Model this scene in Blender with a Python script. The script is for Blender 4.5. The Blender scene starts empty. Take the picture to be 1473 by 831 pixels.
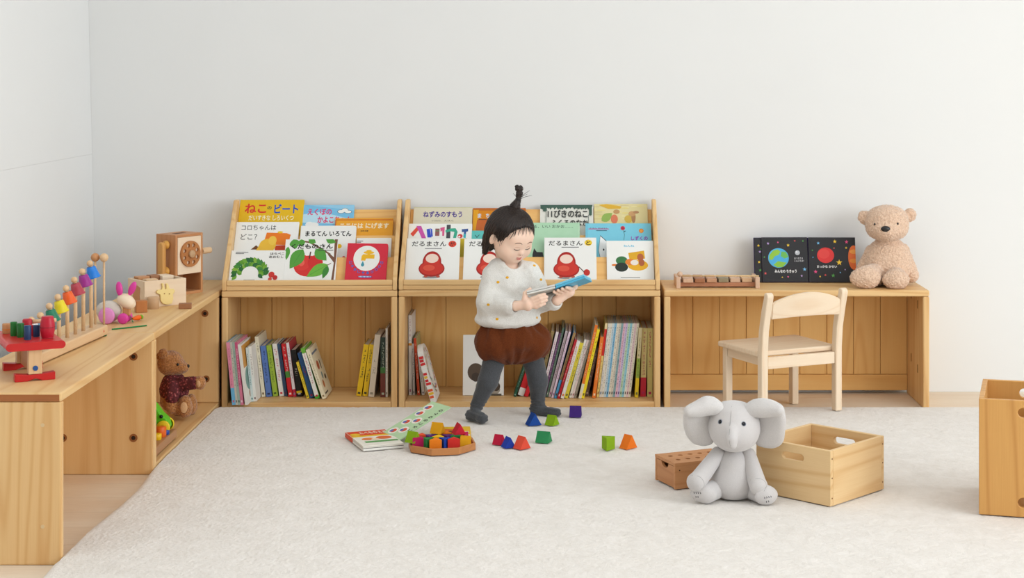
import bpy, bmesh, math, random
import numpy as np
from mathutils import Vector, Matrix, noise as mnoise
random.seed(7)
SC = bpy.context.scene
COL = SC.collection
PI = math.pi
# ------------------------------------------------------------------ view geometry (photo frame 1473 x 831)
F_PX, X0, Y0, CAM_H = 2439.0, 815.0, 96.0, 1.155
RUG = 0.02
def at(px, py, Y):
    """world point seen at photo pixel (px, py) at distance Y from the camera"""
    return Vector(((px - X0) * Y / F_PX, Y, CAM_H - (py - Y0) * Y / F_PX))
def gy(py, Z=RUG):
    """distance of a level surface of height Z seen at photo row py"""
    return F_PX * (CAM_H - Z) / (py - Y0)
def ground(px, py, Z=RUG):
    return at(px, py, gy(py, Z))

# ------------------------------------------------------------------ materials
def lin(c):
    return tuple(((x / 255) / 12.92 if x / 255 <= .04045 else ((x / 255 + .055) / 1.055) ** 2.4) for x in c)
MATS = {}
def new_mat(name):
    m = bpy.data.materials.new(name); m.use_nodes = True
    nt = m.node_tree; nt.nodes.clear()
    out = nt.nodes.new('ShaderNodeOutputMaterial'); b = nt.nodes.new('ShaderNodeBsdfPrincipled')
    nt.links.new(b.outputs['BSDF'], out.inputs['Surface'])
    return m, nt, b
def flat(rgb, rough=.5, spec=.35):
    """plain coloured finish (paint, print, plastic) with a faint procedural unevenness"""
    key = ('flat', tuple(rgb), rough, spec)
    if key in MATS: return MATS[key]
    m, nt, b = new_mat('finish_%02x%02x%02x' % tuple(int(v) for v in rgb))
    n = nt.nodes.new('ShaderNodeTexNoise'); n.inputs['Scale'].default_value = 60
    tc = nt.nodes.new('ShaderNodeTexCoord'); nt.links.new(tc.outputs['Object'], n.inputs['Vector'])
    mx = nt.nodes.new('ShaderNodeMixRGB'); mx.inputs[0].default_value = .05; mx.blend_type = 'OVERLAY'
    mx.inputs[1].default_value = (*lin(rgb), 1)
    nt.links.new(n.outputs['Fac'], mx.inputs[2]); nt.links.new(mx.outputs[0], b.inputs['Base Color'])
    b.inputs['Roughness'].default_value = rough
    b.inputs['Specular IOR Level'].default_value = spec
    MATS[key] = m
    return m
def fabric(name, rgb, scale=300, bump=.4, sheen=.3, rgb2=None, dist=.002, blotch=0):
    key = ('fab', name)
    if key in MATS: return MATS[key]
    m, nt, b = new_mat(name)
    tc = nt.nodes.new('ShaderNodeTexCoord')
    n = nt.nodes.new('ShaderNodeTexNoise'); n.inputs['Scale'].default_value = scale; n.inputs['Detail'].default_value = 3
    nt.links.new(tc.outputs['Object'], n.inputs['Vector'])
    mx = nt.nodes.new('ShaderNodeMixRGB')
    mx.inputs[1].default_value = (*lin(rgb), 1)
    mx.inputs[2].default_value = (*lin(rgb2 or tuple(min(255, v * 1.08) for v in rgb)), 1)
    rp = nt.nodes.new('ShaderNodeValToRGB'); rp.color_ramp.elements[0].position = .35; rp.color_ramp.elements[1].position = .65
    src = n.outputs['Fac']
    nt.links.new(src, rp.inputs[0]); nt.links.new(rp.outputs[0], mx.inputs[0])
    nt.links.new(mx.outputs[0], b.inputs['Base Color'])
    bp = nt.nodes.new('ShaderNodeBump'); bp.inputs['Strength'].default_value = bump; bp.inputs['Distance'].default_value = dist
    nt.links.new(src, bp.inputs['Height']); nt.links.new(bp.outputs[0], b.inputs['Normal'])
    b.inputs['Roughness'].default_value = .95
    b.inputs['Specular IOR Level'].default_value = .1
    b.inputs['Sheen Weight'].default_value = sheen
    MATS[key] = m
    return m
def wood(name, c1, c2, axis='x', rings=7.0, rough=.45, line=.5, knots=True, grain=1.0):
    """procedural solid wood: long grain along the given axis"""
    key = ('wood', name, axis)
    if key in MATS: return MATS[key]
    m, nt, b = new_mat(name + '_' + axis)
    N = nt.nodes.new; L = nt.links.new
    tc = N('ShaderNodeTexCoord'); oi = N('ShaderNodeObjectInfo')
    mul = N('ShaderNodeMath'); mul.operation = 'MULTIPLY'; mul.inputs[1].default_value = 13.7
    L(oi.outputs['Random'], mul.inputs[0])
    add = N('ShaderNodeVectorMath'); add.operation = 'ADD'
    L(tc.outputs['Object'], add.inputs[0]); L(mul.outputs[0], add.inputs[1])
    mp = N('ShaderNodeMapping')
    s = {'x': (.07, 1, 1), 'y': (1, .07, 1), 'z': (1, 1, .07)}[axis]
    mp.inputs['Scale'].default_value = s
    L(add.outputs[0], mp.inputs['Vector'])
    n1 = N('ShaderNodeTexNoise'); n1.inputs['Scale'].default_value = rings; n1.inputs['Detail'].default_value = 1.5
    n1.inputs['Distortion'].default_value = .12
    L(mp.outputs[0], n1.inputs['Vector'])
    k = N('ShaderNodeMath'); k.operation = 'MULTIPLY'; k.inputs[1].default_value = 62
    L(n1.outputs['Fac'], k.inputs[0])
    sn = N('ShaderNodeMath'); sn.operation = 'SINE'; L(k.outputs[0], sn.inputs[0])
    rp = N('ShaderNodeValToRGB'); rp.color_ramp.elements[0].position = .0; rp.color_ramp.elements[1].position = 1
    rp.color_ramp.elements[0].color = (0, 0, 0, 1); rp.color_ramp.elements[1].color = (1, 1, 1, 1)
    hf = N('ShaderNodeMath'); hf.operation = 'MULTIPLY_ADD'; hf.inputs[1].default_value = .5; hf.inputs[2].default_value = .5
    L(sn.outputs[0], hf.inputs[0])
    pw = N('ShaderNodeMath'); pw.operation = 'POWER'; pw.inputs[1].default_value = 4; L(hf.outputs[0], pw.inputs[0])
    # fine fibres
    mp2 = N('ShaderNodeMapping'); mp2.inputs['Scale'].default_value = tuple(.02 if v < 1 else 1 for v in s)
    L(add.outputs[0], mp2.inputs['Vector'])
    n2 = N('ShaderNodeTexNoise'); n2.inputs['Scale'].default_value = 420; n2.inputs['Detail'].default_value = 2
    L(mp2.outputs[0], n2.inputs['Vector'])
    # broad tone
    n3 = N('ShaderNodeTexNoise'); n3.inputs['Scale'].default_value = 3.5; L(mp.outputs[0], n3.inputs['Vector'])
    f1 = N('ShaderNodeMath'); f1.operation = 'MULTIPLY'; f1.inputs[1].default_value = line; L(pw.outputs[0], f1.inputs[0])
    f2 = N('ShaderNodeMath'); f2.operation = 'MULTIPLY_ADD'; f2.inputs[1].default_value = .35 * grain; L(n2.outputs['Fac'], f2.inputs[0]); L(f1.outputs[0], f2.inputs[2])
    f3 = N('ShaderNodeMath'); f3.operation = 'MULTIPLY_ADD'; f3.inputs[1].default_value = .5; L(n3.outputs['Fac'], f3.inputs[0]); L(f2.outputs[0], f3.inputs[2])
    f4 = N('ShaderNodeMath'); f4.operation = 'SUBTRACT'; f4.inputs[1].default_value = .22; f4.use_clamp = True; L(f3.outputs[0], f4.inputs[0])
    mx = N('ShaderNodeMixRGB'); mx.inputs[1].default_value = (*lin(c1), 1); mx.inputs[2].default_value = (*lin(c2), 1)
    L(f4.outputs[0], mx.inputs[0]); L(mx.outputs[0], b.inputs['Base Color'])
    bp = N('ShaderNodeBump'); bp.inputs['Strength'].default_value = .12; bp.inputs['Distance'].default_value = .001
    L(n2.outputs['Fac'], bp.inputs['Height']); L(bp.outputs[0], b.inputs['Normal'])
    b.inputs['Roughness'].default_value = rough
    b.inputs['Specular IOR Level'].default_value = .3
    MATS[key] = m
    return m
def pine(axis): return wood('pine', (238, 200, 144), (214, 160, 98), axis, line=.42)
def pine_lifted(axis): return wood('pine_lifted', (248, 200, 128), (228, 164, 90), axis, line=.38)  # pine of recessed panels, colour raised in place of missing light
def beech(axis): return wood('beech', (232, 196, 154), (206, 160, 112), axis, rings=14, line=.2)
def pale(axis): return wood('pale_wood', (246, 226, 200), (232, 200, 164), axis, rings=9, line=.35)
def cherry(axis): return wood('cherry', (208, 150, 102), (176, 112, 66), axis, rings=12, line=.25)

# ------------------------------------------------------------------ mesh collector
class MB:
    def __init__(s):
        s.v, s.f, s.mi, s.sm, s.mats = [], [], [], [], []
    def mid(s, m):
        if m not in s.mats: s.mats.append(m)
        return s.mats.index(m)
    def raw(s, verts, faces, m, smooth=False, T=None):
        o = len(s.v); k = s.mid(m)
        for p in verts:
            p = Vector(p)
            s.v.append(tuple(T @ p) if T is not None else tuple(p))
        for f in faces:
            s.f.append(tuple(o + i for i in f)); s.mi.append(k); s.sm.append(smooth)
        return s
    def bm(s, b, m, smooth=False, T=None):
        b.verts.ensure_lookup_table(); b.verts.index_update()
        return s.raw([v.co.copy() for v in b.verts], [[v.index for v in f.verts] for f in b.faces], m, smooth, T)
    def box(s, x0, x1, y0, y1, z0, z1, m, bev=0, seg=2, T=None):
        b = bmesh.new()
        bmesh.ops.create_cube(b, size=1)
        for v in b.verts:
            v.co = Vector(((x0 + x1) / 2 + v.co.x * (x1 - x0), (y0 + y1) / 2 + v.co.y * (y1 - y0), (z0 + z1) / 2 + v.co.z * (z1 - z0)))
        if bev > 0:
            bmesh.ops.bevel(b, geom=b.edges[:], offset=bev, segments=seg, affect='EDGES', profile=.5)
        s.bm(b, m, False, T); b.free(); return s
    def prism(s, poly, d0, d1, m, plane='xz', bev=0, seg=2, T=None, smooth=False):
        """extrude a 2D outline; plane xz extrudes along y, xy along z, yz along x"""
        def p3(a, c, d):
            return {'xz': (a, d, c), 'xy': (a, c, d), 'yz': (d, a, c)}[plane]
        b = bmesh.new()
        lo = [b.verts.new(p3(a, c, d0)) for a, c in poly]
        hi = [b.verts.new(p3(a, c, d1)) for a, c in poly]
        n = len(poly)
        f0 = b.faces.new(lo[::-1]); f1 = b.faces.new(hi)
        for i in range(n): b.faces.new((lo[i], lo[(i + 1) % n], hi[(i + 1) % n], hi[i]))
        bmesh.ops.recalc_face_normals(b, faces=b.faces[:])
        if bev > 0:
            bmesh.ops.bevel(b, geom=[e for e in b.edges], offset=bev, segments=seg, affect='EDGES', profile=.5, clamp_overlap=True)
        s.bm(b, m, smooth, T); b.free(); return s
    def lathe(s, prof, m, n=24, T=None, smooth=True, closed=True):
        """profile [(r, z)...] turned about z"""
        vs, fs = [], []
        rows = []
        for r, z in prof:
            if r < 1e-6:
                rows.append([len(vs)]); vs.append((0, 0, z))
            else:
                rows.append(list(range(len(vs), len(vs) + n)))
                for i in range(n):
                    a = 2 * PI * i / n; vs.append((r * math.cos(a), r * math.sin(a), z))
        for a, c in zip(rows, rows[1:]):
            for i in range(n):
                j = (i + 1) % n
                if len(a) == 1 and len(c) == 1: continue
                if len(a) == 1: fs.append((a[0], c[j], c[i])[::-1])
                elif len(c) == 1: fs.append((a[i], a[j], c[0]))
                else: fs.append((a[i], a[j], c[j], c[i]))
        if closed:
            if len(rows[0]) > 1: fs.append(tuple(rows[0][::-1]))
            if len(rows[-1]) > 1: fs.append(tuple(rows[-1]))
        return s.raw(vs, fs, m, smooth, T)
    def cyl(s, p0, p1, r, m, n=20, r1=None, bev=0):
        p0, p1 = Vector(p0), Vector(p1); d = p1 - p0; L = d.length
        T = Matrix.Translation(p0) @ d.to_track_quat('Z', 'Y').to_matrix().to_4x4()
        r1 = r if r1 is None else r1
        if bev: prof = [(0, 0), (r - bev, 0), (r, bev), (r1, L - bev), (r1 - bev, L), (0, L)]
        else: prof = [(r, 0), (r1, L)]
        o = len(s.f); s.lathe(prof, m, n, T)
        if not bev:
            for i in range(o, len(s.f)):
                if len(s.f[i]) > 4: s.sm[i] = False
        return s
    def ball(s, c, r, m, n=20, T=None):
        if not hasattr(r, '__len__'): r = (r, r, r)
        k = max(8, n // 2)
        prof = [(math.sin(PI * i / k), -math.cos(PI * i / k)) for i in range(k + 1)]
        prof[0] = (0, -1); prof[-1] = (0, 1)
        S = Matrix.Translation(Vector(c)) @ (T if T is not None else Matrix()) @ Matrix.Diagonal((*r, 1))
        return s.lathe(prof, m, n, S)
    def tube(s, pts, r, m, n=8, taper=None, caps=True):
        pts = [Vector(p) for p in pts]
        rs = r if hasattr(r, '__len__') else [r] * len(pts)
        vs, fs = [], []
        up = None
        for i, p in enumerate(pts):
            t = (pts[min(i + 1, len(pts) - 1)] - pts[max(i - 1, 0)]).normalized()
            if up is None:
                up = t.orthogonal().normalized()
            else:
                up = (up - t * up.dot(t))
                up = up.normalized() if up.length > 1e-6 else t.orthogonal().normalized()
            w = t.cross(up)
            for k in range(n):
                a = 2 * PI * k / n
                vs.append(p + (up * math.cos(a) + w * math.sin(a)) * rs[i])
        for i in range(len(pts) - 1):
            for k in range(n):
                j = (k + 1) % n
                fs.append((i * n + k, i * n + j, (i + 1) * n + j, (i + 1) * n + k))
        if caps:
            fs.append(tuple(range(n))[::-1]); fs.append(tuple((len(pts) - 1) * n + k for k in range(n)))
        return s.raw(vs, fs, m, True)
    def build(s, name, parent=None, loc=None, rot=None):
        me = bpy.data.meshes.new(name)
        me.from_pydata(s.v, [], s.f); me.update()
        for m in s.mats: me.materials.append(m)
        me.polygons.foreach_set('material_index', s.mi)
        me.polygons.foreach_set('use_smooth', s.sm)
        o = bpy.data.objects.new(name, me); COL.objects.link(o)
        if parent is not None: o.parent = parent
        if loc is not None: o.location = loc
        if rot is not None: o.rotation_euler = rot
        return o
def bez(p, n=12):
    """smooth path through points (Catmull-Rom)"""
    p = [Vector(q) for q in p]; out = []
    for i in range(len(p) - 1):
        a, b_, c, d = p[max(i - 1, 0)], p[i], p[i + 1], p[min(i + 2, len(p) - 1)]
        for k in range(n):
            t = k / n
            out.append(.5 * ((2 * b_) + (c - a) * t + (2 * a - 5 * b_ + 4 * c - d) * t * t + (3 * b_ - a - 3 * c + d) * t ** 3))
    out.append(p[-1]); return out
def thing(name, label, cat, loc=(0, 0, 0), rotz=0, group=None):
    o = bpy.data.objects.new(name, None); COL.objects.link(o)
    o.empty_display_size = .05
    o.location = loc; o.rotation_euler = (0, 0, rotz)
    return tag(o, label, cat, group)
def tag(o, label, cat, group=None, kind=None):
    o['label'] = label; o['category'] = cat
    if group: o['group'] = group
    if kind: o['kind'] = kind
    return o
def struct(name, mb):
    o = mb.build(name); o['kind'] = 'structure'; return o
def copy_thing(root, label, loc=None, rot=None, group=None):
    r = root.copy(); COL.objects.link(r)
    r['label'] = label
    if group: r['group'] = group
    if loc is not None: r.location = loc
    if rot is not None: r.rotation_euler = rot
    for ch in list(root.children):
        c = ch.copy(); COL.objects.link(c); c.parent = r
        for g in ch.children:
            d = g.copy(); COL.objects.link(d); d.parent = c
    return r

# ------------------------------------------------------------------ soft shapes: smooth unions of round limbs, skinned as one surface
def skin(prims, h=.003, pad=.012, noise_amp=0, noise_scale=100, noise_fn=None, name=None):
    """prims: (op, kind, k, params); op 'add'/'sub'/'cut'; kind 'e' ellipsoid (c, r, R) or 'c' limb (a, b, ra, rb). Returns verts, quads."""
    lo = np.full(3, 1e9); hi = np.full(3, -1e9)
    def bounds(p):
        if p[1] == 'e':
            c = np.array(p[3][0]); r = max(p[3][1]); return c - r, c + r
        a, b = np.array(p[3][0]), np.array(p[3][1]); r = max(p[3][2], p[3][3])
        return np.minimum(a, b) - r, np.maximum(a, b) + r
    for p in prims:
        if p[0] == 'add':
            l, u = bounds(p); lo = np.minimum(lo, l); hi = np.maximum(hi, u)
    lo -= pad; hi += pad
    n = np.ceil((hi - lo) / h).astype(int) + 1
    F = np.full(n, 1.0, dtype=np.float32)
    ax = [lo[i] + h * np.arange(n[i]) for i in range(3)]
    for op, kind, k, prm in prims:
        l, u = bounds((op, kind, k, prm))
        m = k + 4 * h + .004
        i0 = np.maximum(0, np.floor((l - m - lo) / h).astype(int)); i1 = np.minimum(n, np.ceil((u + m - lo) / h).astype(int) + 1)
        if (i1 <= i0).any(): continue
        X, Y, Z = np.meshgrid(ax[0][i0[0]:i1[0]], ax[1][i0[1]:i1[1]], ax[2][i0[2]:i1[2]], indexing='ij')
        if kind == 'e':
            c, r = prm[0], np.array(prm[1]); R = prm[2] if len(prm) > 2 and prm[2] is not None else None
            dx, dy, dz = X - c[0], Y - c[1], Z - c[2]
            if R is not None:
                Rt = np.array(R.to_3x3().transposed())
                dx, dy, dz = (Rt[i][0] * dx + Rt[i][1] * dy + Rt[i][2] * dz for i in range(3))
            q = np.sqrt((dx / r[0]) ** 2 + (dy / r[1]) ** 2 + (dz / r[2]) ** 2)
            g = np.sqrt((dx / r[0] ** 2) ** 2 + (dy / r[1] ** 2) ** 2 + (dz / r[2] ** 2) ** 2) + 1e-9
            d = q * (q - 1) / g
            d = np.where(q < .05, -min(r), d)
        else:
            a, b, ra, rb = np.array(prm[0]), np.array(prm[1]), prm[2], prm[3]
            ab = b - a; L2 = max(1e-12, float(ab @ ab))
            t = np.clip(((X - a[0]) * ab[0] + (Y - a[1]) * ab[1] + (Z - a[2]) * ab[2]) / L2, 0, 1)
            d = np.sqrt((X - a[0] - t * ab[0]) ** 2 + (Y - a[1] - t * ab[1]) ** 2 + (Z - a[2] - t * ab[2]) ** 2) - (ra + (rb - ra) * t)
        S = F[i0[0]:i1[0], i0[1]:i1[1], i0[2]:i1[2]]
        if op == 'add':
            if k > 0:
                w = np.maximum(k - np.abs(S - d), 0) / k
                S[...] = np.minimum(S, d) - w * w * k * .25
            else: S[...] = np.minimum(S, d)
        else:
            e = -d
            if k > 0:
                w = np.maximum(k - np.abs(S - e), 0) / k
                S[...] = np.maximum(S, e) + w * w * k * .25
            else: S[...] = np.maximum(S, e)
    # surface nets
    s = F < 0
    c8 = [s[dx:n[0] - 1 + dx, dy:n[1] - 1 + dy, dz:n[2] - 1 + dz] for dx in (0, 1) for dy in (0, 1) for dz in (0, 1)]
    anyc = np.logical_or.reduce(c8); allc = np.logical_and.reduce(c8)
    act = anyc & ~allc
    ids = np.full(act.shape, -1, dtype=np.int64)
    I = np.argwhere(act); ids[act] = np.arange(len(I))
    acc = np.zeros((len(I), 3)); cnt = np.zeros(len(I))
    corners = [(dx, dy, dz) for dx in (0, 1) for dy in (0, 1) for dz in (0, 1)]
    for i in range(8):
        for j in range(i + 1, 8):
            if sum(abs(a - b) for a, b in zip(corners[i], corners[j])) != 1: continue
            ci, cj = np.array(corners[i]), np.array(corners[j])
            A = I + ci; B = I + cj
            fa = F[A[:, 0], A[:, 1], A[:, 2]]; fb = F[B[:, 0], B[:, 1], B[:, 2]]
            mk = (fa < 0) != (fb < 0)
            t = np.where(mk, fa / np.where(fa - fb == 0, 1, fa - fb), 0)
            acc += np.where(mk[:, None], ci + t[:, None] * (cj - ci), 0); cnt += mk
    V = lo + h * (I + acc / np.maximum(cnt, 1)[:, None])
    quads = []
    for axis in range(3):
        a1, a2 = (axis + 1) % 3, (axis + 2) % 3
        sl0 = [slice(None)] * 3; sl1 = [slice(None)] * 3
        sl0[axis] = slice(0, n[axis] - 1); sl1[axis] = slice(1, n[axis])
        e = s[tuple(sl0)] != s[tuple(sl1)]
        P = np.argwhere(e)
        ok = (P[:, a1] > 0) & (P[:, a2] > 0) & (P[:, a1] < n[a1] - 1) & (P[:, a2] < n[a2] - 1)
        P = P[ok]
        o1 = np.zeros(3, int); o1[a1] = 1; o2 = np.zeros(3, int); o2[a2] = 1
        g = lambda Q: ids[Q[:, 0], Q[:, 1], Q[:, 2]]
        q = np.stack([g(P - o1 - o2), g(P - o2), g(P), g(P - o1)], 1)
        inside = s[P[:, 0], P[:, 1], P[:, 2]]
        q[~inside] = q[~inside][:, ::-1]
        quads.append(q)
    Q = np.concatenate(quads)
    Q = Q[(Q >= 0).all(1)]
    return V, Q
def skin_obj(name, prims, m, parent=None, h=.003, amp=0, nscale=100, relax=1, fn=None):
    V, Q = skin(prims, h)
    me = bpy.data.meshes.new(name)
    # light relaxation keeps the surface even
    for _ in range(relax):
        S = np.zeros_like(V); C = np.zeros(len(V))
        for a, b in ((0, 1), (1, 2), (2, 3), (3, 0)):
            for i_, j_ in ((a, b), (b, a)):
                for ax_ in range(3): S[:, ax_] += np.bincount(Q[:, i_], V[Q[:, j_], ax_], minlength=len(V))
                C += np.bincount(Q[:, i_], minlength=len(V))
        V = V * .4 + (S / np.maximum(C, 1)[:, None]) * .6
    me.from_pydata(V.tolist(), [], Q.tolist()); me.update()
    if amp or fn:
        NR = np.zeros(len(V) * 3); me.vertices.foreach_get('normal', NR); NR = NR.reshape(-1, 3).tolist()
        out = []
        for c, nn in zip(V.tolist(), NR):
            c = Vector(c); nn = Vector(nn)
            d = fn(c, nn) if fn else 0
            if amp: d += amp * mnoise.noise(c * nscale) + amp * .5 * mnoise.noise(c * nscale * 2.3 + Vector((3, 1, 7)))
            out.extend(c + nn * d)
        me.vertices.foreach_set('co', out)
        me.update()
    me.materials.append(m)
    me.polygons.foreach_set('use_smooth', [True] * len(me.polygons))
    o = bpy.data.objects.new(name, me); COL.objects.link(o)
    if parent is not None: o.parent = parent
    return o
def E(c, r, R=None, k=.01): return ('add', 'e', k, (tuple(c), tuple(r) if hasattr(r, '__len__') else (r, r, r), R))
def Lm(a, b, ra, rb=None, k=.01): return ('add', 'c', k, (tuple(a), tuple(b), ra, ra if rb is None else rb))
def Sub(p): return ('sub',) + p[1:]
def rotm(x=0, y=0, z=0):
    return Matrix.Rotation(z, 4, 'Z') @ Matrix.Rotation(y, 4, 'Y') @ Matrix.Rotation(x, 4, 'X')
# ================================================================== camera, light, room
cam = bpy.data.cameras.new('camera'); cam_o = bpy.data.objects.new('camera', cam); COL.objects.link(cam_o)
cam_o.location = (0, 0, CAM_H); cam_o.rotation_euler = (PI / 2, 0, 0)
cam.sensor_width = 36; cam.lens = 36 * F_PX / 1473
cam.shift_x = (736.5 - X0) / 1473; cam.shift_y = (Y0 - 415.5) / 1473
cam.clip_start = .05; cam.clip_end = 60
SC.camera = cam_o
SC.view_settings.view_transform = 'Standard'; SC.view_settings.look = 'None'
SC.view_settings.gamma = 1; SC.view_settings.use_curve_mapping = False
SC.view_settings.exposure = .17
SC.cycles.use_denoising = True
SC.cycles.max_bounces = 8
w = bpy.data.worlds.new('world'); SC.world = w; w.use_nodes = True
w.node_tree.nodes['Background'].inputs[0].default_value = (.97, .985, 1.0, 1)
w.node_tree.nodes['Background'].inputs[1].default_value = WORLD_STRENGTH = .35
def area(name, loc, target, sx, sy, power, color=(1, 1, 1)):
    l = bpy.data.lights.new(name, 'AREA'); l.shape = 'RECTANGLE'; l.size = sx; l.size_y = sy; l.energy = power; l.color = color
    o = bpy.data.objects.new(name, l); COL.objects.link(o); o.location = loc
    o.rotation_euler = (Vector(target) - Vector(loc)).to_track_quat('-Z', 'Y').to_euler()
    return o
area('window_daylight', (6.1, 2.4, 1.45), (0, 4.8, .6), 4.2, 2.3, 110, (.86, .94, 1))
area('added_ceiling_fill', (.4, 3.0, 2.74), (.4, 3.0, 0), 4.0, 3.4, 29, (.88, .95, 1))  # added overhead fill, no known lamp; evens out rug and back wall
area('added_front_fill', (4.3, .9, 1.7), (-.2, 5.6, .4), 2.2, 1.7, 58, (.89, .955, 1))  # added fill from the right front, lifts shelf interiors and front faces
WALL_Y = 6.03
wall_m, nt, b = new_mat('matt_white_wall')
n = nt.nodes.new('ShaderNodeTexNoise'); n.inputs['Scale'].default_value = 2.2; n.inputs['Detail'].default_value = 4
tc = nt.nodes.new('ShaderNodeTexCoord'); nt.links.new(tc.outputs['Object'], n.inputs['Vector'])
mx = nt.nodes.new('ShaderNodeMixRGB'); mx.inputs[1].default_value = (*lin((234, 234, 233)), 1); mx.inputs[2].default_value = (*lin((238, 238, 237)), 1)
nt.links.new(n.outputs['Fac'], mx.inputs[0]); nt.links.new(mx.outputs[0], b.inputs['Base Color'])
n2 = nt.nodes.new('ShaderNodeTexNoise'); n2.inputs['Scale'].default_value = 260; nt.links.new(tc.outputs['Object'], n2.inputs['Vector'])
bp = nt.nodes.new('ShaderNodeBump'); bp.inputs['Strength'].default_value = .05; bp.inputs['Distance'].default_value = .001
nt.links.new(n2.outputs['Fac'], bp.inputs['Height']); nt.links.new(bp.outputs[0], b.inputs['Normal'])
b.inputs['Roughness'].default_value = .8; b.inputs['Specular IOR Level'].default_value = .15

mb = MB(); mb.box(-2.3, 6.6, WALL_Y, WALL_Y + .1, -.02, 2.8, wall_m)
struct('wall_back', mb)
mb = MB(); mb.box(-2.3, 6.6, -1.2, WALL_Y + .1, 2.8, 2.85, wall_m); struct('ceiling', mb)
mb = MB(); mb.box(-2.3, 6.6, -1.2, -1.1, -.02, 2.8, fabric('rear_bounce_grey', (222, 221, 219), 40, .2, 0)); struct('wall_rear', mb)  # unseen rear wall, its pale tone chosen to bounce fill forward
# left partition: two boards that lean out a little towards the top, with a hairline joint
mb = MB()
ta = .0245
for z0, z1 in ((-.02, .845), (.8454, 2.8)):
    xa, xb = -1.666 - ta * z0, -1.666 - ta * z1
    y0, y1 = -1.0, WALL_Y - .001
    v = [(xa, y0, z0), (xa, y1, z0), (xb, y1, z1), (xb, y0, z1), (xa - .06, y0, z0), (xa - .06, y1, z0), (xb - .06, y1, z1), (xb - .06, y0, z1)]
    mb.raw(v, [(0, 3, 2, 1)[::-1], (4, 5, 6, 7)[::-1], (0, 1, 5, 4), (3, 7, 6, 2), (0, 4, 7, 3), (1, 2, 6, 5)], wall_m)
struct('wall_left', mb)
# pale plank floor, planks run along x
floor_m, nt, b = new_mat('pale_plank_floor')
N = nt.nodes.new; L = nt.links.new
tc = N('ShaderNodeTexCoord'); mp = N('ShaderNodeMapping'); mp.inputs['Scale'].default_value = (.16, 1, 1)
L(tc.outputs['Object'], mp.inputs['Vector'])
n1 = N('ShaderNodeTexNoise'); n1.inputs['Scale'].default_value = 9; n1.inputs['Detail'].default_value = 4; n1.inputs['Distortion'].default_value = .6; L(mp.outputs[0], n1.inputs['Vector'])
n2 = N('ShaderNodeTexNoise'); n2.inputs['Scale'].default_value = 160; n2.inputs['Detail'].default_value = 2; L(mp.outputs[0], n2.inputs['Vector'])
n3 = N('ShaderNodeTexNoise'); n3.inputs['Scale'].default_value = 5.5; L(mp.outputs[0], n3.inputs['Vector'])
kn = N('ShaderNodeValToRGB'); kn.color_ramp.elements[0].position = .66; kn.color_ramp.elements[1].position = .74; L(n3.outputs['Fac'], kn.inputs[0])
r1 = N('ShaderNodeValToRGB'); r1.color_ramp.elements[0].position = .3; r1.color_ramp.elements[1].position = .75
r1.color_ramp.elements[0].color = (*lin((246, 232, 212)), 1); r1.color_ramp.elements[1].color = (*lin((234, 210, 184)), 1)
L(n1.outputs['Fac'], r1.inputs[0])
m1 = N('ShaderNodeMixRGB'); m1.blend_type = 'MULTIPLY'; m1.inputs[0].default_value = .12; L(r1.outputs[0], m1.inputs[1]); L(n2.outputs['Fac'], m1.inputs[2])
m2 = N('ShaderNodeMixRGB'); m2.inputs[2].default_value = (*lin((178, 132, 98)), 1); L(m1.outputs[0], m2.inputs[1])
hk = N('ShaderNodeMath'); hk.operation = 'MULTIPLY'; hk.inputs[1].default_value = .5; L(kn.outputs[0], hk.inputs[0]); L(hk.outputs[0], m2.inputs[0])
L(m2.outputs[0], b.inputs['Base Color']); b.inputs['Roughness'].default_value = .5; b.inputs['Specular IOR Level'].default_value = .3
mb = MB()
y = -1.0; k = 0
while y < WALL_Y:
    y1 = min(y + .15, WALL_Y)
    mb.box(-2.3, 6.6, y, y1 - .0012, -.05, 0, floor_m); y = y1; k += 1
mb.box(-2.3, 6.6, -1.0, WALL_Y, -.06, -.003, floor_m)
struct('floor', mb)

# ------------------------------------------------------------------ rug
rug_m, nt, b = new_mat('ivory_plush_pile')
N = nt.nodes.new; L = nt.links.new
tc = N('ShaderNodeTexCoord')
n1 = N('ShaderNodeTexNoise'); n1.inputs['Scale'].default_value = 16; n1.inputs['Detail'].default_value = 8; n1.inputs['Roughness'].default_value = .72; n1.inputs['Distortion'].default_value = .8
n2 = N('ShaderNodeTexNoise'); n2.inputs['Scale'].default_value = 230; n2.inputs['Detail'].default_value = 4; n2.inputs['Roughness'].default_value = .65
n3 = N('ShaderNodeTexNoise'); n3.inputs['Scale'].default_value = 60; n3.inputs['Detail'].default_value = 4
for q in (n1, n2, n3): L(tc.outputs['Object'], q.inputs['Vector'])
r1 = N('ShaderNodeValToRGB'); r1.color_ramp.elements[0].position = .32; r1.color_ramp.elements[1].position = .68
r1.color_ramp.elements[0].color = (*lin((231, 223, 214)), 1); r1.color_ramp.elements[1].color = (*lin((244, 237, 230)), 1)
L(n1.outputs['Fac'], r1.inputs[0])
m1 = N('ShaderNodeMixRGB'); m1.blend_type = 'OVERLAY'; m1.inputs[0].default_value = .22; L(r1.outputs[0], m1.inputs[1]); L(n2.outputs['Fac'], m1.inputs[2])
L(m1.outputs[0], b.inputs['Base Color'])
ad = N('ShaderNodeMath'); ad.operation = 'MULTIPLY_ADD'; ad.inputs[1].default_value = .6; L(n3.outputs['Fac'], ad.inputs[0]); L(n2.outputs['Fac'], ad.inputs[2])
bp = N('ShaderNodeBump'); bp.inputs['Strength'].default_value = .5; bp.inputs['Distance'].default_value = .004
L(ad.outputs[0], bp.inputs['Height']); L(bp.outputs[0], b.inputs['Normal'])
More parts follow.
